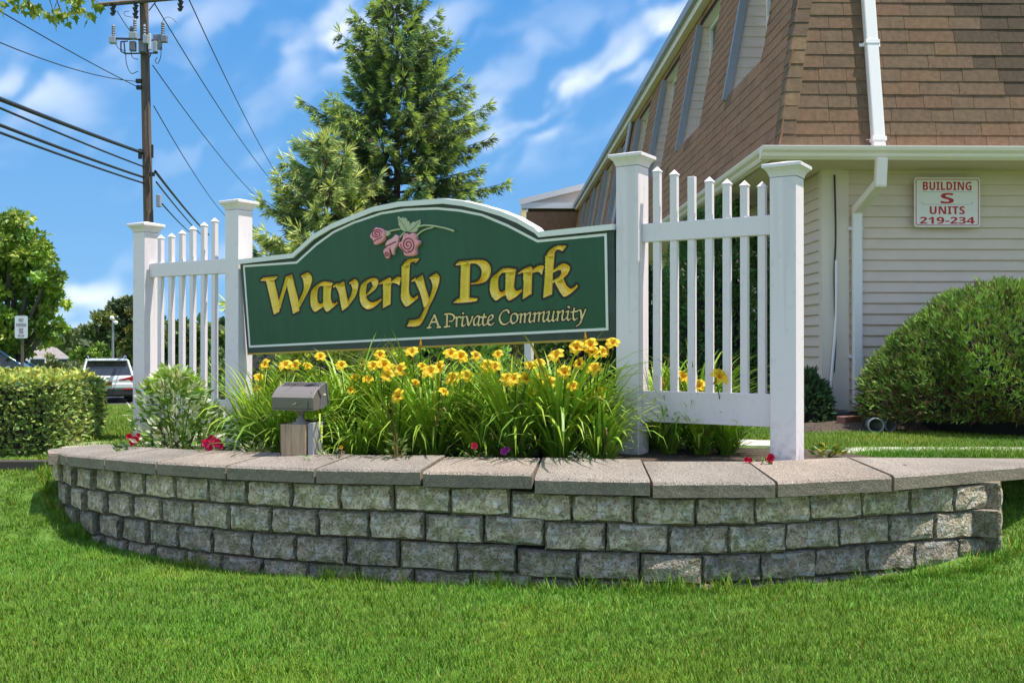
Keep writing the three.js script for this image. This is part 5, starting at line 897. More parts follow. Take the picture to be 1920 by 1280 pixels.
// ---------------------------------------------------------------- the clipped hedge at the left and its edging
{
  const R = rng(23), Z0 = 7.72, T = thing('clipped_hedge', 'clipped boxy small-leaved hedge at the left edge beyond the lawn', 'hedge', [-4.69, 0.26, -8.15]), tb = new TB(), ts = new TB(), w = 2.45, d = 0.86, h = 0.72;
  for (let i = 0; i < 15000; i++) {
    const f = R(); let p, o;
    const u = (R() - 0.5), v = Math.pow(R(), 0.85);
    if (f < 0.42) { p = V(u * w, v * h, d / 2); o = V(0, 0.2, 1); } else if (f < 0.72) { p = V(u * w, h, (R() - 0.5) * d); o = V(0, 1, 0); } else if (f < 0.92) { p = V(w / 2, v * h, (R() - 0.5) * d); o = V(1, 0.2, 0); } else { p = V(u * w, v * h, (R() - 0.5) * d); o = V(0, 0.5, 0.5); }
    const b = fbm(p.x * 4 + 9, p.y * 4 + p.z * 4, 0, 3, 3) - 0.5; p.addScaledVector(o, 0.11 * b - 0.05 * R());
    const cr = 0.10; const ey = smooth(h - cr, h, p.y), ex = smooth(w / 2 - cr, w / 2, p.x), ez = smooth(d / 2 - cr, d / 2, p.z); p.y -= 0.05 * ey * Math.max(ex, ez); p.x -= 0.06 * ex * Math.max(ey, ez); p.z -= 0.05 * ez * ey;
    const top = p.y > h - 0.07, dir = o.clone().add(rdir(R).multiplyScalar(0.9)).normalize(), bare = !top && R() < 0.25;
    if (p.y < 0.1 && R() < 0.6) continue;
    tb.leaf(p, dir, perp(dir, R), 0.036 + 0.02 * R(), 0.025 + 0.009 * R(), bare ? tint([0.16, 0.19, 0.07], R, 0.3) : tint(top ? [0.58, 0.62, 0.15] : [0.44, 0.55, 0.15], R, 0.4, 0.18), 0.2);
  }
  for (let i = 0; i < 60; i++) { const x = (R() - 0.5) * w * 0.94, z = (R() - 0.5) * d * 0.8; ts.stick(V(x, -0.1, z), V(x + 0.15 * (R() - 0.5), h * 0.85, z + 0.15 * (R() - 0.5)), 0.01, 0.004, [0.09, 0.065, 0.045]); }
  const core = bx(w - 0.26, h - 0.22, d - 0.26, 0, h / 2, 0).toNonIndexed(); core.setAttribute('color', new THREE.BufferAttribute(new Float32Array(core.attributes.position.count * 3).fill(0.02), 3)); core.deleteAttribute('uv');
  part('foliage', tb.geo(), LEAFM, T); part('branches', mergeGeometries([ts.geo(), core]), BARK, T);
  const E = thing('timber_edging', 'low dark edging board along the foot of the hedge', 'edging', [-4.4, 0.22, -7.42], 0.03); part('board', triUV(rb(2.3, 0.16, 0.09, 0.01, 0, 0.06, 0)), plain(0.06, 0.05, 0.042, 0.95), E);
}

// ---------------------------------------------------------------- trees
// spruce: whorls of drooping boughs hung with needle sprays
function spruce(name, label, px, Z, top, base, halfW, seed, { col, tip, whorls = 30, gap = 0.16, spray = 1, dens = 1, shape = 0.8, group } = {}) {
  const R = rng(seed), b = P(px, top, Z), X = b.x, g = gy(X, Z), H = b.y - g, T = thing(name, label, 'tree', [X, g, -Z], 0, group), tb = new TB(), ts = new TB();
  const trunk = 0.02 * H * 0.75; let last = V(0, -0.3, 0);
  for (let i = 1; i <= 10; i++) { const q = V(0.06 * (R() - 0.5), H * i / 10 * 0.99, 0.06 * (R() - 0.5)); ts.stick(last, q, lerp(trunk, 0.02, (i - 1) / 10), lerp(trunk, 0.02, i / 10), [0.1, 0.075, 0.055], 7); last = q; }
  const spr = (p, d, s, k) => { // a tuft of needles along d
    for (let i = 0; i < 8 * dens; i++) { const q = d.clone().add(rdir(R).multiplyScalar(0.55)).normalize(); tb.leaf(p.clone().addScaledVector(d, s * 0.25 * R()), q, perp(q, R), s * (0.6 + 0.6 * R()), s * 0.105, tint(k, R, 0.25, 0.12), 0.1, 0.55); }
  };
  for (let w = 0; w < whorls; w++) {
    const t = (w + 0.5) / whorls, y = lerp(base, 0.985, t) * H, L0 = halfW * Math.pow(1 - t, shape) * (0.9 + 0.25 * R()) + 0.12, n = 5 + Math.floor(R() * 3), a0 = R() * 6.28;
    for (let j = 0; j < n; j++) {
      if (R() < gap) continue;
      const a = a0 + j / n * 6.283 + (R() - 0.5) * 0.5, L = L0 * (0.62 + 0.5 * R()), up = lerp(-0.12, 0.55, t) + (R() - 0.5) * 0.2, pts = [], m = 8;
      for (let i = 0; i <= m; i++) { const q = i / m; pts.push(V(Math.cos(a) * L * q, y + L * (up * q - 0.42 * q * q * (1 - t) + 0.22 * q * q * q), Math.sin(a) * L * q)); }
      for (let i = 0; i < m; i++) ts.stick(pts[i], pts[i + 1], 0.028 * (1 - i / m) * L / halfW + 0.008, 0.028 * (1 - (i + 1) / m) * L / halfW + 0.006, [0.09, 0.065, 0.05], 4);
      const side = V(-Math.sin(a), 0, Math.cos(a)), bough = tint(col, R, 0.3, 0.15);
      const nt = Math.max(3, Math.round(L * 6.5 * dens));
      for (let i = 0; i < nt; i++) { // twigs left and right, hanging
        const q = 0.22 + 0.78 * (i + R()) / nt, f = q * m, e = Math.min(m - 1, Math.floor(f)), p = pts[e].clone().lerp(pts[e + 1], f - e);
        for (const s of [-1, 1]) {
          const tl = (0.18 + 0.5 * (1 - q)) * Math.min(1, L * 0.55) * (0.6 + 0.7 * R()), d = V(Math.cos(a), 0, Math.sin(a)).multiplyScalar(0.8).addScaledVector(side, s * (0.5 + 0.8 * R())).add(V(0, -0.35 - 0.5 * R() + 0.4 * t, 0)).normalize(), ns = Math.max(2, Math.round(tl / 0.13));
          for (let u = 0; u < ns; u++) { const pp = p.clone().addScaledVector(d, tl * (u + 0.6) / ns), outer = q * 0.6 + 0.4 * u / ns; spr(pp, d, 0.155 * spray, outer > 0.58 && R() < 0.52 ? tip : R() < 0.06 ? [0.11, 0.08, 0.05] : bough); }
        }
      }
      spr(pts[m], pts[m].clone().sub(pts[m - 1]).normalize(), 0.2 * spray, tip);
    }
  }
  spr(V(0, H * 0.985, 0), V(0, 1, 0), 0.3, tip);
  part('crown', tb.geo(), NEEDLE, T); part('trunk', ts.geo(), BARK, T); return T;
}
// broad-leaved tree: limbs to leafy masses given as [px, py, radius px, flatness]
function broadleaf(name, label, px, Z, groundPx, lobes, n, leafLen, col, seed, { trunkR = 0.2, light, group, lit = 0.4 } = {}) {
  const R = rng(seed), X = (px - CX) / F * Z, g = gy(X, Z), T = thing(name, label, 'tree', [X, g, -Z], 0, group), tb = new TB(), ts = new TB(), s = Z / F, o = T.position;
  const area = lobes.reduce((a, l) => a + l[2] * l[2], 0), split = V((R() - 0.5) * 0.2, Math.max(0.6, (P(px, groundPx, Z).y - g)), 0);
  ts.stick(V(0, -0.3, 0), split, trunkR, trunkR * 0.75, [0.1, 0.08, 0.06], 8);
  lobes.forEach(([lx, ly, lr, fl = 0.8]) => {
    const c = P(lx, ly, Z + (R() - 0.5) * lr * s * 1.2).sub(o), r = lr * s, m = split.clone().lerp(c, 0.5).add(V(0, -r * 0.3, 0));
    ts.stick(split, m, trunkR * 0.5, trunkR * 0.3, [0.1, 0.08, 0.06], 5); ts.stick(m, c, trunkR * 0.3, trunkR * 0.1, [0.1, 0.08, 0.06], 5);
    const k = Math.round(n * lr * lr / area), clumps = Math.max(5, Math.round(k / 55));
    for (let q = 0; q < clumps; q++) {
      const d = rdir(R), rr = r * Math.pow(R(), 0.42), cc = c.clone().add(V(d.x * rr, d.y * rr * fl, d.z * rr)), cr = r * (0.17 + 0.16 * R()), kk = tint(light && R() < lit ? light : col, R, 0.3, 0.15);
      if (R() < 0.35) ts.stick(c.clone().lerp(cc, 0.2), cc, trunkR * 0.06, trunkR * 0.03, [0.1, 0.08, 0.06], 3);
      for (let i = 0; i < k / clumps; i++) { const e = rdir(R), p = cc.clone().add(e.clone().multiplyScalar(cr * Math.pow(R(), 0.5)).multiply(V(1, 0.6, 1))), dir = e.add(rdir(R).multiplyScalar(0.8)).add(V(0, -0.1, 0)).normalize(); tb.leaf(p, dir, perp(dir, R), leafLen * (0.7 + 0.6 * R()), leafLen * 0.62, tint(kk, R, 0.22, 0.1), 0.18); }
    }
  });
  part('crown', tb.geo(), LEAFM, T); part('trunk', ts.geo(), BARK, T); return T;
}
spruce('spruce_tree', 'tall dark spruce rising behind the sign board', 745, 30, -24, 0.1, 4.5, 101, { col: [0.17, 0.26, 0.09], tip: [0.52, 0.62, 0.12], whorls: 42, shape: 0.74, gap: 0.08, spray: 1.5, dens: 1.35 });
spruce('pine_tree', 'paler yellow-green conifer beside the spruce, above the left shoulder of the sign', 610, 27, 262, 0.05, 2.6, 102, { col: [0.28, 0.37, 0.13], tip: [0.7, 0.74, 0.24], whorls: 19, shape: 0.62, gap: 0.05, spray: 1.8, dens: 1.35 });
broadleaf('maple_tree', 'rounded leafy maple at the left edge behind the hedge', 5, 26, 700, [[20, 435, 52], [70, 470, 48], [30, 510, 60], [88, 520, 36], [60, 560, 50], [100, 575, 26, 0.6], [20, 590, 55], [70, 615, 42], [-40, 470, 70], [-60, 560, 80], [25, 645, 38, 0.6], [-20, 640, 50], [100, 610, 24, 0.6], [-100, 500, 90]], 20000, 0.15, [0.24, 0.36, 0.06], 201, { trunkR: 0.26, light: [0.42, 0.54, 0.1], lit: 0.5 });
broadleaf('black_pine', 'dark spreading pine with flat cloudy boughs beyond the parked car', 236, 58, 640, [[225, 580, 26, 0.5], [250, 575, 30, 0.6], [195, 595, 22, 0.45], [175, 622, 26, 0.25], [215, 610, 24, 0.5], [250, 615, 30, 0.6], [275, 600, 34, 0.7], [240, 640, 24, 0.5], [205, 632, 22, 0.3], [160, 620, 14, 0.3], [290, 630, 30, 0.7], [255, 662, 22, 0.6]], 9000, 0.3, [0.13, 0.18, 0.07], 202, { trunkR: 0.22, light: [0.3, 0.33, 0.1] });
broadleaf('small_tree', 'round light green tree beside the black pine', 172, 54, 690, [[165, 665, 22, 0.7], [188, 660, 18, 0.7], [145, 668, 14, 0.7], [175, 680, 24, 0.6]], 2600, 0.24, [0.16, 0.27, 0.04], 203, { light: [0.28, 0.38, 0.06] });
broadleaf('small_tree', 'thin grey-green shrubby tree in front of the far roof', 108, 48, 700, [[100, 680, 16, 0.9], [118, 692, 20, 0.7], [140, 690, 18, 0.6], [90, 692, 14, 0.7]], 1500, 0.2, [0.26, 0.3, 0.12], 204, {});
broadleaf('small_tree', 'dark tree glimpsed between the left pickets', 335, 60, 690, [[320, 640, 26], [345, 625, 30], [365, 650, 26], [390, 640, 24], [300, 655, 24]], 4200, 0.28, [0.1, 0.18, 0.04], 205, { light: [0.2, 0.28, 0.05] });
broadleaf('small_tree', 'green tree low behind the left sign post', 440, 55, 690, [[430, 640, 26], [470, 630, 30], [500, 650, 30], [540, 640, 34]], 4200, 0.28, [0.12, 0.2, 0.04], 206, { light: [0.24, 0.32, 0.06] });
{ // far woods along the horizon
  const R = rng(61), tb = new TB();
  for (let i = 0; i < 9000; i++) { const x = -75 + R() * 130, Z = 95 + R() * 14, top = 3.2 + 2.2 * fbm(x * 0.12, 3, 0, 5, 3), p = V(x, -1.6 + top * Math.pow(R(), 0.6), -Z), d = rdir(R); tb.leaf(p, d, perp(d, R), 1.3, 1.0, tint([0.12, 0.17, 0.06], R, 0.35, 0.15)); }
  whole('distant_woods', tb.geo(), LEAFM, 'low band of trees along the far horizon', 'woods', null, 'stuff');
}
{ // maple twigs hanging into the top left corner: every leaf a part
  const Z = 9, R = rng(71), o = P(95, -60, Z), T = thing('maple_branch', 'leafy maple branch hanging into the top left corner', 'branch', o.toArray()), ts = new TB();
  const shape = [[0, 0], [0.16, 0.1], [0.42, 0.02], [0.34, 0.2], [0.5, 0.36], [0.3, 0.42], [0.22, 0.5], [0.16, 0.66], [0, 1], [-0.16, 0.66], [-0.22, 0.5], [-0.3, 0.42], [-0.5, 0.36], [-0.34, 0.2], [-0.42, 0.02], [-0.16, 0.1]];
  const lg = [0, 1, 2, 3].map((v) => { const r = rng(80 + v), tb = new TB(), k = tint(v === 3 ? [0.34, 0.36, 0.03] : [0.17, 0.25, 0.025], r, 0.2, 0.1), m = V(0, -0.4, 0.05), q = shape.map(([x, y]) => V(x * (0.9 + 0.2 * r()), -y, -0.09 * Math.abs(x) + 0.04 * (r() - 0.5))); for (let i = 0; i < q.length; i++) tb.tri(m, q[i], q[(i + 1) % q.length], k); return tb.geo(); });
  const twigs = [[[-10, -60], [60, 10], [40, 8]], [[20, -70], [55, 5], [62, 20]], [[60, -70], [95, 10], [92, 34]], [[80, -70], [110, 15], [118, 36]], [[100, -70], [130, 5], [138, 22]], [[120, -60], [150, 10], [165, 30]], [[130, -60], [170, -5], [190, 8]], [[0, -60], [30, -8], [8, 6]], [[110, -60], [120, -10], [150, 5]]];
  twigs.forEach((tw) => {
    const c = new THREE.CatmullRomCurve3(tw.map(([x, y], i) => P(x, y, Z + (R() - 0.5) * 0.5 * (i ? 1 : 0)).sub(o))), q = c.getPoints(8);
    for (let i = 0; i < 8; i++) ts.stick(q[i], q[i + 1], 0.006 * (1 - i / 9) + 0.001, 0.006 * (1 - (i + 1) / 9) + 0.001, [0.08, 0.065, 0.04], 4);
    for (let i = 0; i < 12; i++) { const p = c.getPoint(0.45 + 0.55 * R()).add(V((R() - 0.5) * 0.1, (R() - 0.5) * 0.06, (R() - 0.5) * 0.16)), l = part('leaf', lg[R() < 0.2 ? 3 : Math.floor(R() * 3)], LEAFM, T); l.position.copy(p); l.rotation.set((R() - 0.5) * 1.6, R() * 6.28, (R() - 0.5) * 1.4); l.scale.setScalar(0.062 + 0.035 * R()); }
  });
  part('twig', ts.geo(), BARK, T);
}

// ---------------------------------------------------------------- utility pole and its wires
{
  const Z = 31, s = Z / F, b = P(280, 700, Z), T = thing('utility_pole', 'wooden utility pole with crossarm and grey switchgear behind the left fence', 'utility pole', [b.x, gy(b.x, Z), -Z]), o = T.position, L = (px, py, dz = 0) => P(px, py, Z).add(V(0, 0, dz)).sub(o);
  const woodT = surface(256, 1.2, (u, v) => { const q = fbm(u * 20, v * 2, 20, 3, 4), f = fbm(u * 50, v * 6, 50, 7, 2), k = 0.65 + 0.5 * q + 0.3 * (f - 0.5); return [0.16 * k, 0.115 * k, 0.085 * k, q]; });
  const wood = std({ map: woodT.map, bumpMap: woodT.bump, bumpScale: 0.02, roughness: 0.95 }), cross = std({ map: woodT.map, roughness: 0.9, color: rgb(1.1, 1.15, 1.2) });
  const g1 = plain(0.2, 0.21, 0.23, 0.5), g2 = plain(0.36, 0.38, 0.41, 0.4), blk = plain(0.045, 0.045, 0.055, 0.5), pale = plain(0.6, 0.62, 0.65, 0.4);
  const top = L(267, -45), foot = L(286, 720); foot.y = -0.5; part('pole', triUV(bar(foot, top, 0.165, 14, 0.125), 0, 0, 1, 0.4), wood, T);
  part('crossarm', triUV(bar(L(188, 12, 0.2), L(346, -2, 0.2), 0.075, 4), 0, 0, 0.4, 1), cross, T);
  part('brace', bar(L(281, 22, 0.15), L(300, 0, 0.2), 0.018, 5), blk, T);
  const disc = (px, y0, y1, n) => { const g = []; for (let i = 0; i < n; i++) { const p = L(px + (i % 2 ? 2 : 0), lerp(y0, y1, i / (n - 1)), 0.2); g.push(cyl(0.045, 0.085, 0.07, 8, p.x, p.y, p.z)); } return g; };
  part('insulator', merge(disc(214, 14, 32, 5)), blk, T); part('insulator', merge(disc(256, 12, 38, 6)), blk, T); part('insulator', merge(disc(340, 6, 24, 5)), blk, T);
  const bush = (px, y0, y1, dz = 0.25) => { const a = L(px, y1, dz), c = L(px, y0, dz), n = 6, g = [bar(a, c, 0.035, 8)]; for (let i = 0; i < n; i++) { const p = a.clone().lerp(c, i / n); g.push(cyl(0.06, 0.035, 0.06, 8, p.x, p.y, p.z)); } return part('bushing', merge(g), g1, T); };
  bush(217, 50, 74); bush(309, 45, 70); bush(258, 40, 66, 0.3); bush(247, 52, 66, 0.1); bush(276, 50, 80, 0.3); bush(284, 66, 96, 0.2);
  const can = (px, py, w, h, m, dz = 0.25) => { const p = L(px, py, dz); return part('switch_box', rb(w * s, h * s, w * s * 0.9, 0.02, p.x, p.y, p.z), m, T); };
  can(216, 79, 12, 13, g2); can(312, 77, 11, 13, g1); can(258, 74, 14, 12, g2, 0.4); can(270, 90, 12, 22, g1, 0.2); can(250, 88, 11, 18, g1, 0.1); can(298, 73, 16, 12, g1, 0.1); can(280, 80, 10, 16, g2, 0.35); can(296, 92, 8, 20, g2, 0.3); can(304, 88, 7, 18, g1, 0.25); can(287, 84, 5, 30, pale, 0.35);
  part('bracket', merge([bar(L(222, 76, 0.25), L(252, 77, 0.25), 0.035, 4), bar(L(231, 82, 0.25), L(231, 100, 0.25), 0.022, 4), bar(L(238, 84, 0.3), L(240, 105, 0.3), 0.022, 4), bar(L(231, 100, 0.25), L(240, 105, 0.3), 0.022, 4), bar(L(240, 105, 0.3), L(300, 103, 0.25), 0.025, 4), bar(L(231, 82, 0.25), L(245, 82, 0.3), 0.02, 4), bar(L(255, 78, 0.3), L(310, 80, 0.25), 0.03, 4)]), blk, T);
  const jump = (l, r = 0.012) => part('jumper_cable', tube(l.map(([x, y]) => L(x, y, 0.3)), r, 18, 5), M.cable, T);
  jump([[241, 106], [243, 125], [252, 142], [264, 138]]); jump([[250, 96], [254, 112], [264, 116]]); jump([[307, 92], [306, 112], [300, 124], [296, 118], [300, 112]]); jump([[256, 38], [240, 34], [238, 28], [248, 26]], 0.009); jump([[309, 44], [318, 37], [328, 40], [336, 48]], 0.008); jump([[222, 86], [228, 95], [240, 100]]);
  jump([[288, 106], [282, 120], [281, 150]], 0.018); jump([[281, 140], [283, 260], [289, 340], [290, 400]], 0.02);
  part('guy_clamp', merge([[257, 153], [258, 165]].map(([x, y]) => { const p = L(x + 4, y, 0.1); return bx(0.16, 0.12, 0.1, p.x, p.y, p.z); })), M.cable, T);
  part('terminal_box', (() => { const p = L(299, 377, 0.1); return rb(0.13, 0.38, 0.16, 0.02, p.x, p.y, p.z); })(), g2, T);
  part('cable_bracket', merge([[287, 328, 0.18, 0.12], [265, 290, 0.1, 0.3], [288, 285, 0.05, 0.4]].map(([x, y, w, h]) => { const p = L(x, y, 0.16); return bx(w, h, 0.06, p.x, p.y, p.z); })), M.cable, T);
  // wires: two pixel points with their depths, sag, thickness
  const WIRES = [[0, 12, 19, 258, 163, 31, 0.1, 0.014, 'upper thin wire running left from the pole'], [0, 47, 19, 256, 152, 31, 0.35, 0.012, 'second thin wire running left with a deep sag'], [0, 181, 19, 266, 286, 31, 0.05, 0.05, 'thick bundled cable running left from the pole'], [0, 197, 19, 268, 312, 31, 0.06, 0.026, 'black cable running left just under the bundle'], [0, 229, 19, 268, 332, 31, 0.06, 0.036, 'thick cable third from the bottom running left'], [0, 243, 19, 268, 343, 31, 0.06, 0.028, 'lowest black cable running left'],
    [285, 122, 31, 507, 386, 62, 0.5, 0.016, 'thin sagging wire running right to behind the conifer'], [287, 198, 31, 412, 390, 58, 0.25, 0.016, 'thin wire running right to behind the left sign post'], [289, 7, 31, 524, 350, 66, 0.5, 0.018, 'wire from crossarm running right towards the spruce'], [352, -4, 31, 532, 340, 66, 0.5, 0.018, 'outermost wire right of the pole running towards the spruce'], [290, 321, 31, 384, 432, 60, 0.1, 0.042, 'thick cable running right down behind the left pickets'], [292, 341, 31, 376, 438, 60, 0.1, 0.026, 'thin cable under the thick one behind the left pickets'], [303, 382, 31, 352, 432, 58, 0.05, 0.024, 'lowest cable right of the pole behind the left pickets'], [218, 20, 31, 243, 58, 33, 0.02, 0.012, 'short wire under the left end of the crossarm']];
  WIRES.forEach(([x0, y0, z0, x1, y1, z1, sag, r, label], i) => {
    let a = P(x0, y0, z0), c = P(x1, y1, z1); if (x0 === 0) a = c.clone().lerp(a, 1.6); else if (i < 13) c = a.clone().lerp(c, 1.15);
    const pts = []; for (let k = 0; k <= 12; k++) { const t = k / 12; pts.push(a.clone().lerp(c, t).add(V(0, -sag * 4 * t * (1 - t) + (x0 === 0 ? 0 : 0), 0))); }
    const w = thing('overhead_wire', label, 'wire', a.toArray()); part('cable', tube(pts.map((q) => q.sub(a)), r, 24, 6), M.cable, w);
  });
}
// ---------------------------------------------------------------- vehicles
function loft(sections, mat, parent, name, label) { // rings of equal length joined into a skin
  const tb = new TB(), w = [1, 1, 1];
  for (let i = 0; i < sections.length - 1; i++) for (let j = 0; j < sections[i].length; j++) { const k = (j + 1) % sections[i].length; tb.quad(sections[i][j], sections[i][k], sections[i + 1][k], sections[i + 1][j], w); }
  const cap = (l) => { const c = l.reduce((a, q) => a.add(q), V(0, 0, 0)).multiplyScalar(1 / l.length); for (let j = 0; j < l.length; j++) tb.tri(c, l[j], l[(j + 1) % l.length], w); };
  cap(sections[0]); cap(sections[sections.length - 1]);
  const g = tb.geo(); g.deleteAttribute('color'); return part(name, g, mat, parent, label);
}
const tyreM = plain(0.02, 0.02, 0.021, 0.85), rimM = plain(0.45, 0.46, 0.48, 0.3, { metalness: 0.7 });
function wheel(T, x, z, r, w = 0.22) {
  const t = part('wheel', new THREE.LatheGeometry([[r * 0.6, -w / 2], [r * 0.93, -w / 2], [r, -w / 2 + 0.03], [r, w / 2 - 0.03], [r * 0.93, w / 2], [r * 0.6, w / 2]].map((q) => new THREE.Vector2(...q)), 24).rotateZ(Math.PI / 2).translate(x, r, z), tyreM, T);
  part('rim', new THREE.LatheGeometry([[0.001, w * 0.3], [0.06, w * 0.34], [r * 0.3, w * 0.26], [r * 0.58, w * 0.42], [r * 0.62, w * 0.45], [r * 0.62, -w * 0.45], [0.001, -w * 0.4]].map((q) => new THREE.Vector2(...q)), 10).rotateZ(x > 0 ? -Math.PI / 2 : Math.PI / 2).translate(x, r, z), rimM, t);
}
function carBody(T, paint, glassM, { len, wid, high, belt, roofZ0, roofZ1, glassZ0, glassZ1, hood, tail }) { // z towards the rear (+) and the front (-)
  const h = wid / 2, ring = (z, y0, y1, hw, tum = 0.04, chamf = 0.07) => [V(-hw + 0.05, y0, z), V(hw - 0.05, y0, z), V(hw, y0 + 0.1, z), V(hw, (y0 + y1) / 2, z), V(hw - tum, y1 - chamf, z), V(hw - tum - chamf, y1, z), V(-hw + tum + chamf, y1, z), V(-hw + tum, y1 - chamf, z), V(-hw, (y0 + y1) / 2, z), V(-hw, y0 + 0.1, z)];
  const body = loft([ring(-len / 2, 0.3, hood - 0.18, h * 0.82), ring(-len / 2 + 0.18, 0.24, hood - 0.06, h * 0.94), ring(-len / 2 + 0.6, 0.22, hood, h), ring(glassZ0, 0.22, belt, h), ring(0, 0.22, belt + 0.02, h), ring(roofZ1, 0.22, belt + 0.02, h), ring(len / 2 - 0.2, 0.26, tail, h * 0.97), ring(len / 2 - 0.04, 0.34, tail - 0.05, h * 0.93), ring(len / 2, 0.42, tail - 0.15, h * 0.9)], paint, T, 'body');
  const gr = (z, y, hw) => [V(-hw, belt - 0.02, z), V(hw, belt - 0.02, z), V(hw, y, z), V(-hw, y, z)];
  const bw = h * 0.93, tw = h * 0.76;
  const cab = new TB(), w = [1, 1, 1], A = V(-bw, belt, glassZ0), B = V(bw, belt, glassZ0), C = V(tw, high - 0.05, roofZ0), D = V(-tw, high - 0.05, roofZ0), E = V(-bw, belt, glassZ1), G = V(bw, belt, glassZ1), H = V(tw, high - 0.07, roofZ1), I = V(-tw, high - 0.07, roofZ1);
  cab.quad(A, B, C, D, w); cab.quad(E, G, H, I, w); cab.quad(B, G, H, C, w); cab.quad(A, E, I, D, w); const cg = cab.geo(); cg.deleteAttribute('color'); part('windows', cg, glassM, T);
  const rr = (z, k, y) => [V(-tw * k, y - 0.055, z), V(-tw * k * 0.96, y - 0.02, z), V(-tw * k * 0.7, y, z), V(tw * k * 0.7, y, z), V(tw * k * 0.96, y - 0.02, z), V(tw * k, y - 0.055, z)];
  loft([rr(roofZ0 - 0.08, 1.0, high - 0.04), rr(roofZ0 + 0.3, 1.04, high), rr((roofZ0 + roofZ1) / 2, 1.06, high + 0.01), rr(roofZ1 - 0.1, 1.04, high), rr(roofZ1 + 0.06, 1.02, high - 0.03)], paint, T, 'roof');
  const pil = (a, b, r) => bar(a, b, r, 5), mid = (z, s) => [V(s * bw * 1.005, belt, z), V(s * tw * 1.01, high - 0.06, z)];
  [[A, D], [B, C], [E, I], [G, H]].map(([a, b]) => pil(a, b, 0.045)).concat([-1, 1].flatMap((s) => [glassZ0 + 0.95 * 1.0, (glassZ1 + roofZ1) / 2 - 0.55].map((z) => pil(...mid(z, s), 0.035)))).forEach((g) => part('pillar', g, paint, T));
  return body;
}
const glassV = new THREE.MeshPhysicalMaterial({ color: rgb(0.02, 0.025, 0.035), roughness: 0.05, specularIntensity: 1, clearcoat: 1, clearcoatRoughness: 0.03, side: THREE.DoubleSide });
const paintM = (r, g, b) => new THREE.MeshPhysicalMaterial({ color: rgb(r, g, b), roughness: 0.35, clearcoat: 1, clearcoatRoughness: 0.05, side: THREE.DoubleSide });
{
  const Z = 39.4, c = P(199, 740, Z), T = thing('parked_car', 'white sport utility vehicle seen from behind left of the fence', 'car', [c.x, gy(c.x, Z) + 0.03, -Z], 0.40), paint = paintM(0.74, 0.76, 0.80);
  const W = 1.86; carBody(T, paint, glassV, { len: 4.6, wid: W, high: 1.64, belt: 1.0, roofZ0: -0.75, roofZ1: 1.75, glassZ0: -1.45, glassZ1: 2.12, hood: 0.98, tail: 1.02 });
  for (const z of [-1.4, 1.4]) for (const x of [-0.8, 0.8]) wheel(T, x, z, 0.35);
  const red = plain(0.4, 0.008, 0.012, 0.2), dk = plain(0.03, 0.03, 0.033, 0.6);
  for (const s of [-1, 1]) { const l = part('taillight', new THREE.ExtrudeGeometry(new THREE.Shape([[0.36, 0.02], [0.40, -0.05], [0.86, -0.04], [0.9, 0.07], [0.86, 0.13], [0.6, 0.06]].map(([x, y]) => new THREE.Vector2(x * s, y))), { depth: 0.05, bevelEnabled: true, bevelSize: 0.008, bevelThickness: 0.01, bevelSegments: 1 }).translate(0, 0.86, 2.24), red, T); }
  part('bumper', rb(W * 0.95, 0.3, 0.22, 0.05, 0, 0.42, 2.26), dk, T); part('bumper_skin', rb(W * 0.93, 0.2, 0.2, 0.05, 0, 0.64, 2.25), paint, T);
  const pl = part('number_plate', rb(0.31, 0.155, 0.015, 0.004, 0, 0.73, 2.36), plain(0.5, 0.25, 0.03, 0.5), T); part('plate_band', bx(0.25, 0.05, 0.004, 0, 0.735, 2.37), plain(0.03, 0.04, 0.1, 0.5), pl);
  part('spoiler', rb(W * 0.74, 0.05, 0.3, 0.02, 0, 1.59, 1.86), paint, T); part('rear_wiper', bar(V(-0.1, 1.06, 2.16), V(0.3, 1.1, 2.13), 0.012, 5), dk, T);
  for (const s of [-1, 1]) { part('roof_rail', tube([V(s * 0.64, 1.64, -0.6), V(s * 0.66, 1.7, -0.4), V(s * 0.66, 1.7, 1.4), V(s * 0.64, 1.64, 1.6)], 0.02, 16), rimM, T); part('reflector', rb(0.3, 0.05, 0.03, 0.01, s * 0.7, 0.52, 2.37), red, T); }
  part('emblem', merge([rb(0.13, 0.035, 0.02, 0.005, 0, 0.93, 2.29), rb(0.05, 0.06, 0.02, 0.005, 0, 0.93, 2.29)]), plain(0.55, 0.4, 0.08, 0.3, { metalness: 0.7 }), T);
}
{
  const Z = 26, c = P(-42, 700, Z), T = thing('parked_car', 'blue car partly hidden behind the hedge at the left edge', 'car', [c.x, gy(c.x, Z) + 0.05, -Z], -1.25), paint = paintM(0.1, 0.2, 0.38);
  carBody(T, paint, new THREE.MeshPhysicalMaterial({ color: rgb(0.06, 0.08, 0.1), roughness: 0.06, specularIntensity: 1, side: THREE.DoubleSide }), { len: 4.7, wid: 1.8, high: 1.5, belt: 0.92, roofZ0: -0.55, roofZ1: 0.85, glassZ0: -1.3, glassZ1: 1.5, hood: 0.9, tail: 0.95 });
  for (const z of [-1.4, 1.4]) for (const x of [-0.78, 0.78]) wheel(T, x, z, 0.33);
  for (const s of [-1, 1]) { part('headlight', rb(0.34, 0.12, 0.1, 0.03, s * 0.58, 0.66, -2.24), pale0(), T); part('door_mirror', rb(0.16, 0.12, 0.1, 0.03, s * 0.98, 0.98, -0.85), paint, T); }
}
function pale0() { return plain(0.7, 0.72, 0.75, 0.15); }
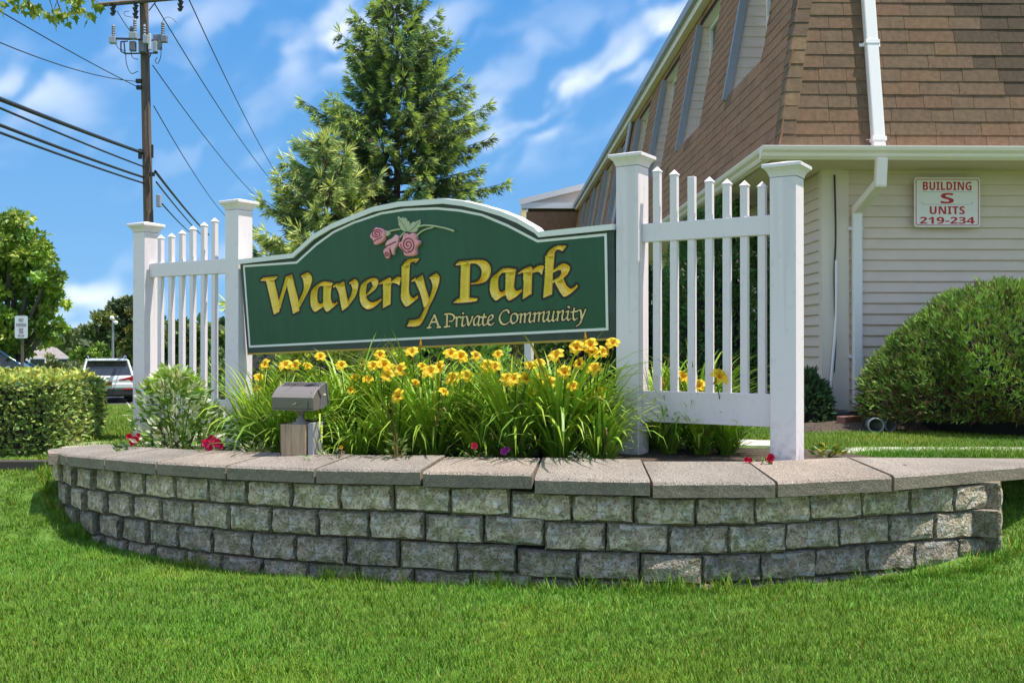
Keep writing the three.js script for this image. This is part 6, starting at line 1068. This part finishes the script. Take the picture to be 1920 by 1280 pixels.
// ---------------------------------------------------------------- signs, lamps and the house beyond
{
  const Z = 21, c = P(39, 613, Z), T = thing('parking_sign', 'small white sign reading NO PARKING ANY TIME on a post above the hedge', 'sign', [c.x, gy(c.x, Z), -Z], 0.12), s = Z / F, y = c.y - T.position.y;
  part('post', bx(0.05, y + 0.3, 0.035, 0.01, (y + 0.3) / 2 - 0.05, -0.03), plain(0.13, 0.1, 0.07, 0.7), T);
  part('panel', new THREE.ExtrudeGeometry(roundRect(23 * s, 42 * s, 0.035), { depth: 0.006, bevelEnabled: false }).translate(0, y, 0), plain(0.72, 0.72, 0.78, 0.4), T);
  const ink = plain(0.3, 0.14, 0.26, 0.6), ln = (t, dy, h, w) => part('lettering', textGeo(t, h * s, w * s).translate(0, y + dy * s, 0.007), ink, T);
  ln('NO', 13.5, 6.5, 8); ln('PARKING', 4.5, 5.5, 18); ln('ANY', -4, 5, 9); ln('TIME', -9.5, 4, 8);
  part('arrow', merge([bx(11 * s, 1.2 * s, 0.004, 0, y - 15.5 * s, 0.009), new THREE.ConeGeometry(1.8 * s, 3.5 * s, 3).rotateZ(-Math.PI / 2).scale(1, 1, 0.05).translate(5 * s, y - 15.5 * s, 0.009), new THREE.ConeGeometry(1.8 * s, 3.5 * s, 3).rotateZ(Math.PI / 2).scale(1, 1, 0.05).translate(-5 * s, y - 15.5 * s, 0.009)]), ink, T);
}
{
  const Z = 48, c = P(211, 690, Z), T = thing('street_lamp', 'thin grey lamp post with small globe head behind the white car', 'street lamp', [c.x, gy(c.x, Z), -Z]), y = P(211, 600, Z).y - T.position.y;
  part('pole', cyl(0.075, 0.05, y, 8, 0, 0, 0), M.steel, T); part('lamp_head', merge([new THREE.SphereGeometry(0.11, 10, 8).translate(-0.05, y + 0.1, 0), new THREE.SphereGeometry(0.1, 10, 8).translate(0.14, y - 0.12, 0), bar(V(0, y - 0.05, 0), V(0.14, y - 0.12, 0), 0.03)]), M.white, T);
}
{
  const Z = 68, s = Z / F, T = thing('far_house', 'low house with a big grey hipped roof far left behind the maple', 'house', [P(85, 690, Z).x, gy(-30, Z), -Z]), o = T.position, L = (px, py, dz) => P(px, py, Z + dz).sub(o);
  const roofT = surface(256, 1.5, (u, v) => { const r = Math.floor(v * 10), n = fbm(u * 12, v * 12, 12, 3, 3), k = 0.75 + 0.25 * hash(Math.floor(u * 6 + (r % 2) * 0.5), r, 3) + 0.2 * (n - 0.5) - (v * 10 % 1 < 0.12 ? 0.2 : 0); return [0.30 * k, 0.26 * k, 0.245 * k, 0.5]; });
  const tb = new TB(), w = [1, 1, 1], a = L(28, 699, 0), b = L(172, 701, 0), c = L(172, 701, 9), d = L(28, 699, 9), r0 = L(60, 645, 4.5), r1 = L(104, 651, 4.5);
  tb.quad(a, b, r1, r0, w); tb.quad(b, c, c, r1, w); tb.tri(b, c, r1, w); tb.quad(c, d, r0, r1, w); tb.tri(d, a, r0, w); const g = tb.geo(); g.deleteAttribute('color'); part('roof', triUV(g), std({ map: roofT.map, roughness: 0.9 }), T);
  const wl = L(32, 700, 0.4), wr = L(168, 700, 0.4); part('wall', triUV(bx(wr.x - wl.x, wl.y + 0.5, 8, (wl.x + wr.x) / 2, (wl.y - 0.5) / 2, wl.z - 4)), M.siding, T);
  for (const px of [70, 120]) { const q = L(px, 712, 0.35); const f = part('window', bx(1.1, 1.1, 0.08, q.x, Math.max(1.1, q.y), q.z), M.white, T); part('pane', bx(0.95, 0.95, 0.1, q.x, Math.max(1.1, q.y), q.z + 0.01), M.glass, f); }
}

// ---------------------------------------------------------------- grass blades
{
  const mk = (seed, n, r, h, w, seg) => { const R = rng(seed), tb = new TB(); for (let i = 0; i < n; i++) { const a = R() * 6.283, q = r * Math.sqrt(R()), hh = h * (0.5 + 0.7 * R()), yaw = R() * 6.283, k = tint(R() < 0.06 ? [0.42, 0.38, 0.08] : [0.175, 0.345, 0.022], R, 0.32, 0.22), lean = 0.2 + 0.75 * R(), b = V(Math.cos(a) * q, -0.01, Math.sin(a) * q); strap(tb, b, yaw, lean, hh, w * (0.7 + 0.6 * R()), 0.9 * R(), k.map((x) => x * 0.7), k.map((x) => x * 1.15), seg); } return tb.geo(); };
  const grassM = leafy(0.3, 0.6);
  const field = (name, label, geo, pts) => { const m = new THREE.InstancedMesh(geo, grassM, pts.length), R = rng(pts.length), q = new THREE.Quaternion(), s = V(1, 1, 1), c = new THREE.Color(); pts.forEach(([x, z, k], i) => { q.setFromAxisAngle(V(0, 1, 0), R() * 6.283); const f = k * (0.8 + 0.45 * R()); m.setMatrixAt(i, new THREE.Matrix4().compose(V(x, gy(x, z), -z), q, s.clone().set(f, f * (0.85 + 0.35 * R()), f))); const n = fbm(x * 2.2, z * 2.2, 0, 91, 4), n2 = fbm(x * 0.8, z * 0.8, 0, 97, 2), v = 0.84 + 0.36 * n; m.setColorAt(i, c.setRGB(v * (0.74 + 0.5 * n2 + (n > 0.62 ? 0.14 : 0)), v * 0.97, v * 0.92)); }); m.name = numbered(name); m.castShadow = m.receiveShadow = true; scene.add(m); tag(m, label, 'grass', null, 'stuff'); };
  const inWall = (x, z) => { const dx = x - WALL.cx, dz = WALL.cz - z, f = Math.atan2(dx, dz), r = Math.hypot(dx, dz); return f > -1.06 && f < 0.5 && r < wallR(f) - 0.015 && z < 8.2; };
  const R = rng(5), A = [[], [], []], B = [], C = [];
  for (let i = 0; i < 30000; i++) { const z = 3.1 + 4.6 * Math.pow(R(), 1.25), x = (R() * 2 - 1) * (0.56 * z + 0.25); if (!inWall(x, z)) A[i % 3].push([x, z, 0.9 + 0.2 * R()]); }
  const g3 = [mk(11, 26, 0.045, 0.042, 0.0034, 2), mk(12, 26, 0.05, 0.038, 0.0034, 2), mk(13, 22, 0.045, 0.05, 0.0036, 3)];
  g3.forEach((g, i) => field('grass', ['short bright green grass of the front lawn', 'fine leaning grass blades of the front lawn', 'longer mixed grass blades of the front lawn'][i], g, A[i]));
  // longer tufts left uncut along the foot of the wall
  for (let i = 0; i < 620; i++) { const f = lerp(-1.2, 0.5, R()), gap = fbm(f * 9, 2, 0, 3, 2); if (R() > smooth(0.3, 0.65, gap)) continue; const q = onWall(f, 0.012 + 0.05 * R()); B.push([q[0], q[1], 0.6 + 0.8 * R()]); }
  field('grass_tufts', 'longer grass tufts along the foot of the block wall', mk(21, 9, 0.025, 0.085, 0.0042, 3), B);
  const path = (x, z) => z > 6.55 && z < 7.05 && x > 1.2 && !(z < 6.64);
  for (let i = 0; i < 26000; i++) { const z = 6.3 + 6 * Math.pow(R(), 1.3), x = 0.2 + R() * (0.55 * z + 0.1); if (path(x, z) || inWall(x, z) || (x > 2.4 && z > 8.3) || (x < 2.6 && z < 6.9 && x < 2.2)) continue; C.push([x, z, 1]); }
  for (let i = 0; i < 16000; i++) { const z = 7.4 + 24 * Math.pow(R(), 1.9), x = -0.2 * z - 0.25 * z * R(); if (x > -2.7 && z < 9) continue; const d = Math.abs(z - lerp(7.78, 8.9, clamp((x + 3.9) / 1.7))); if (d < 0.2 && z < 9.3) continue; C.push([x, z, z > 13 ? 2 : 1.1]); }
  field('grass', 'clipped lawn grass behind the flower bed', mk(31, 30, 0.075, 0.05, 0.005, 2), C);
}
scene.updateMatrixWorld();
renderer.render(scene, camera);
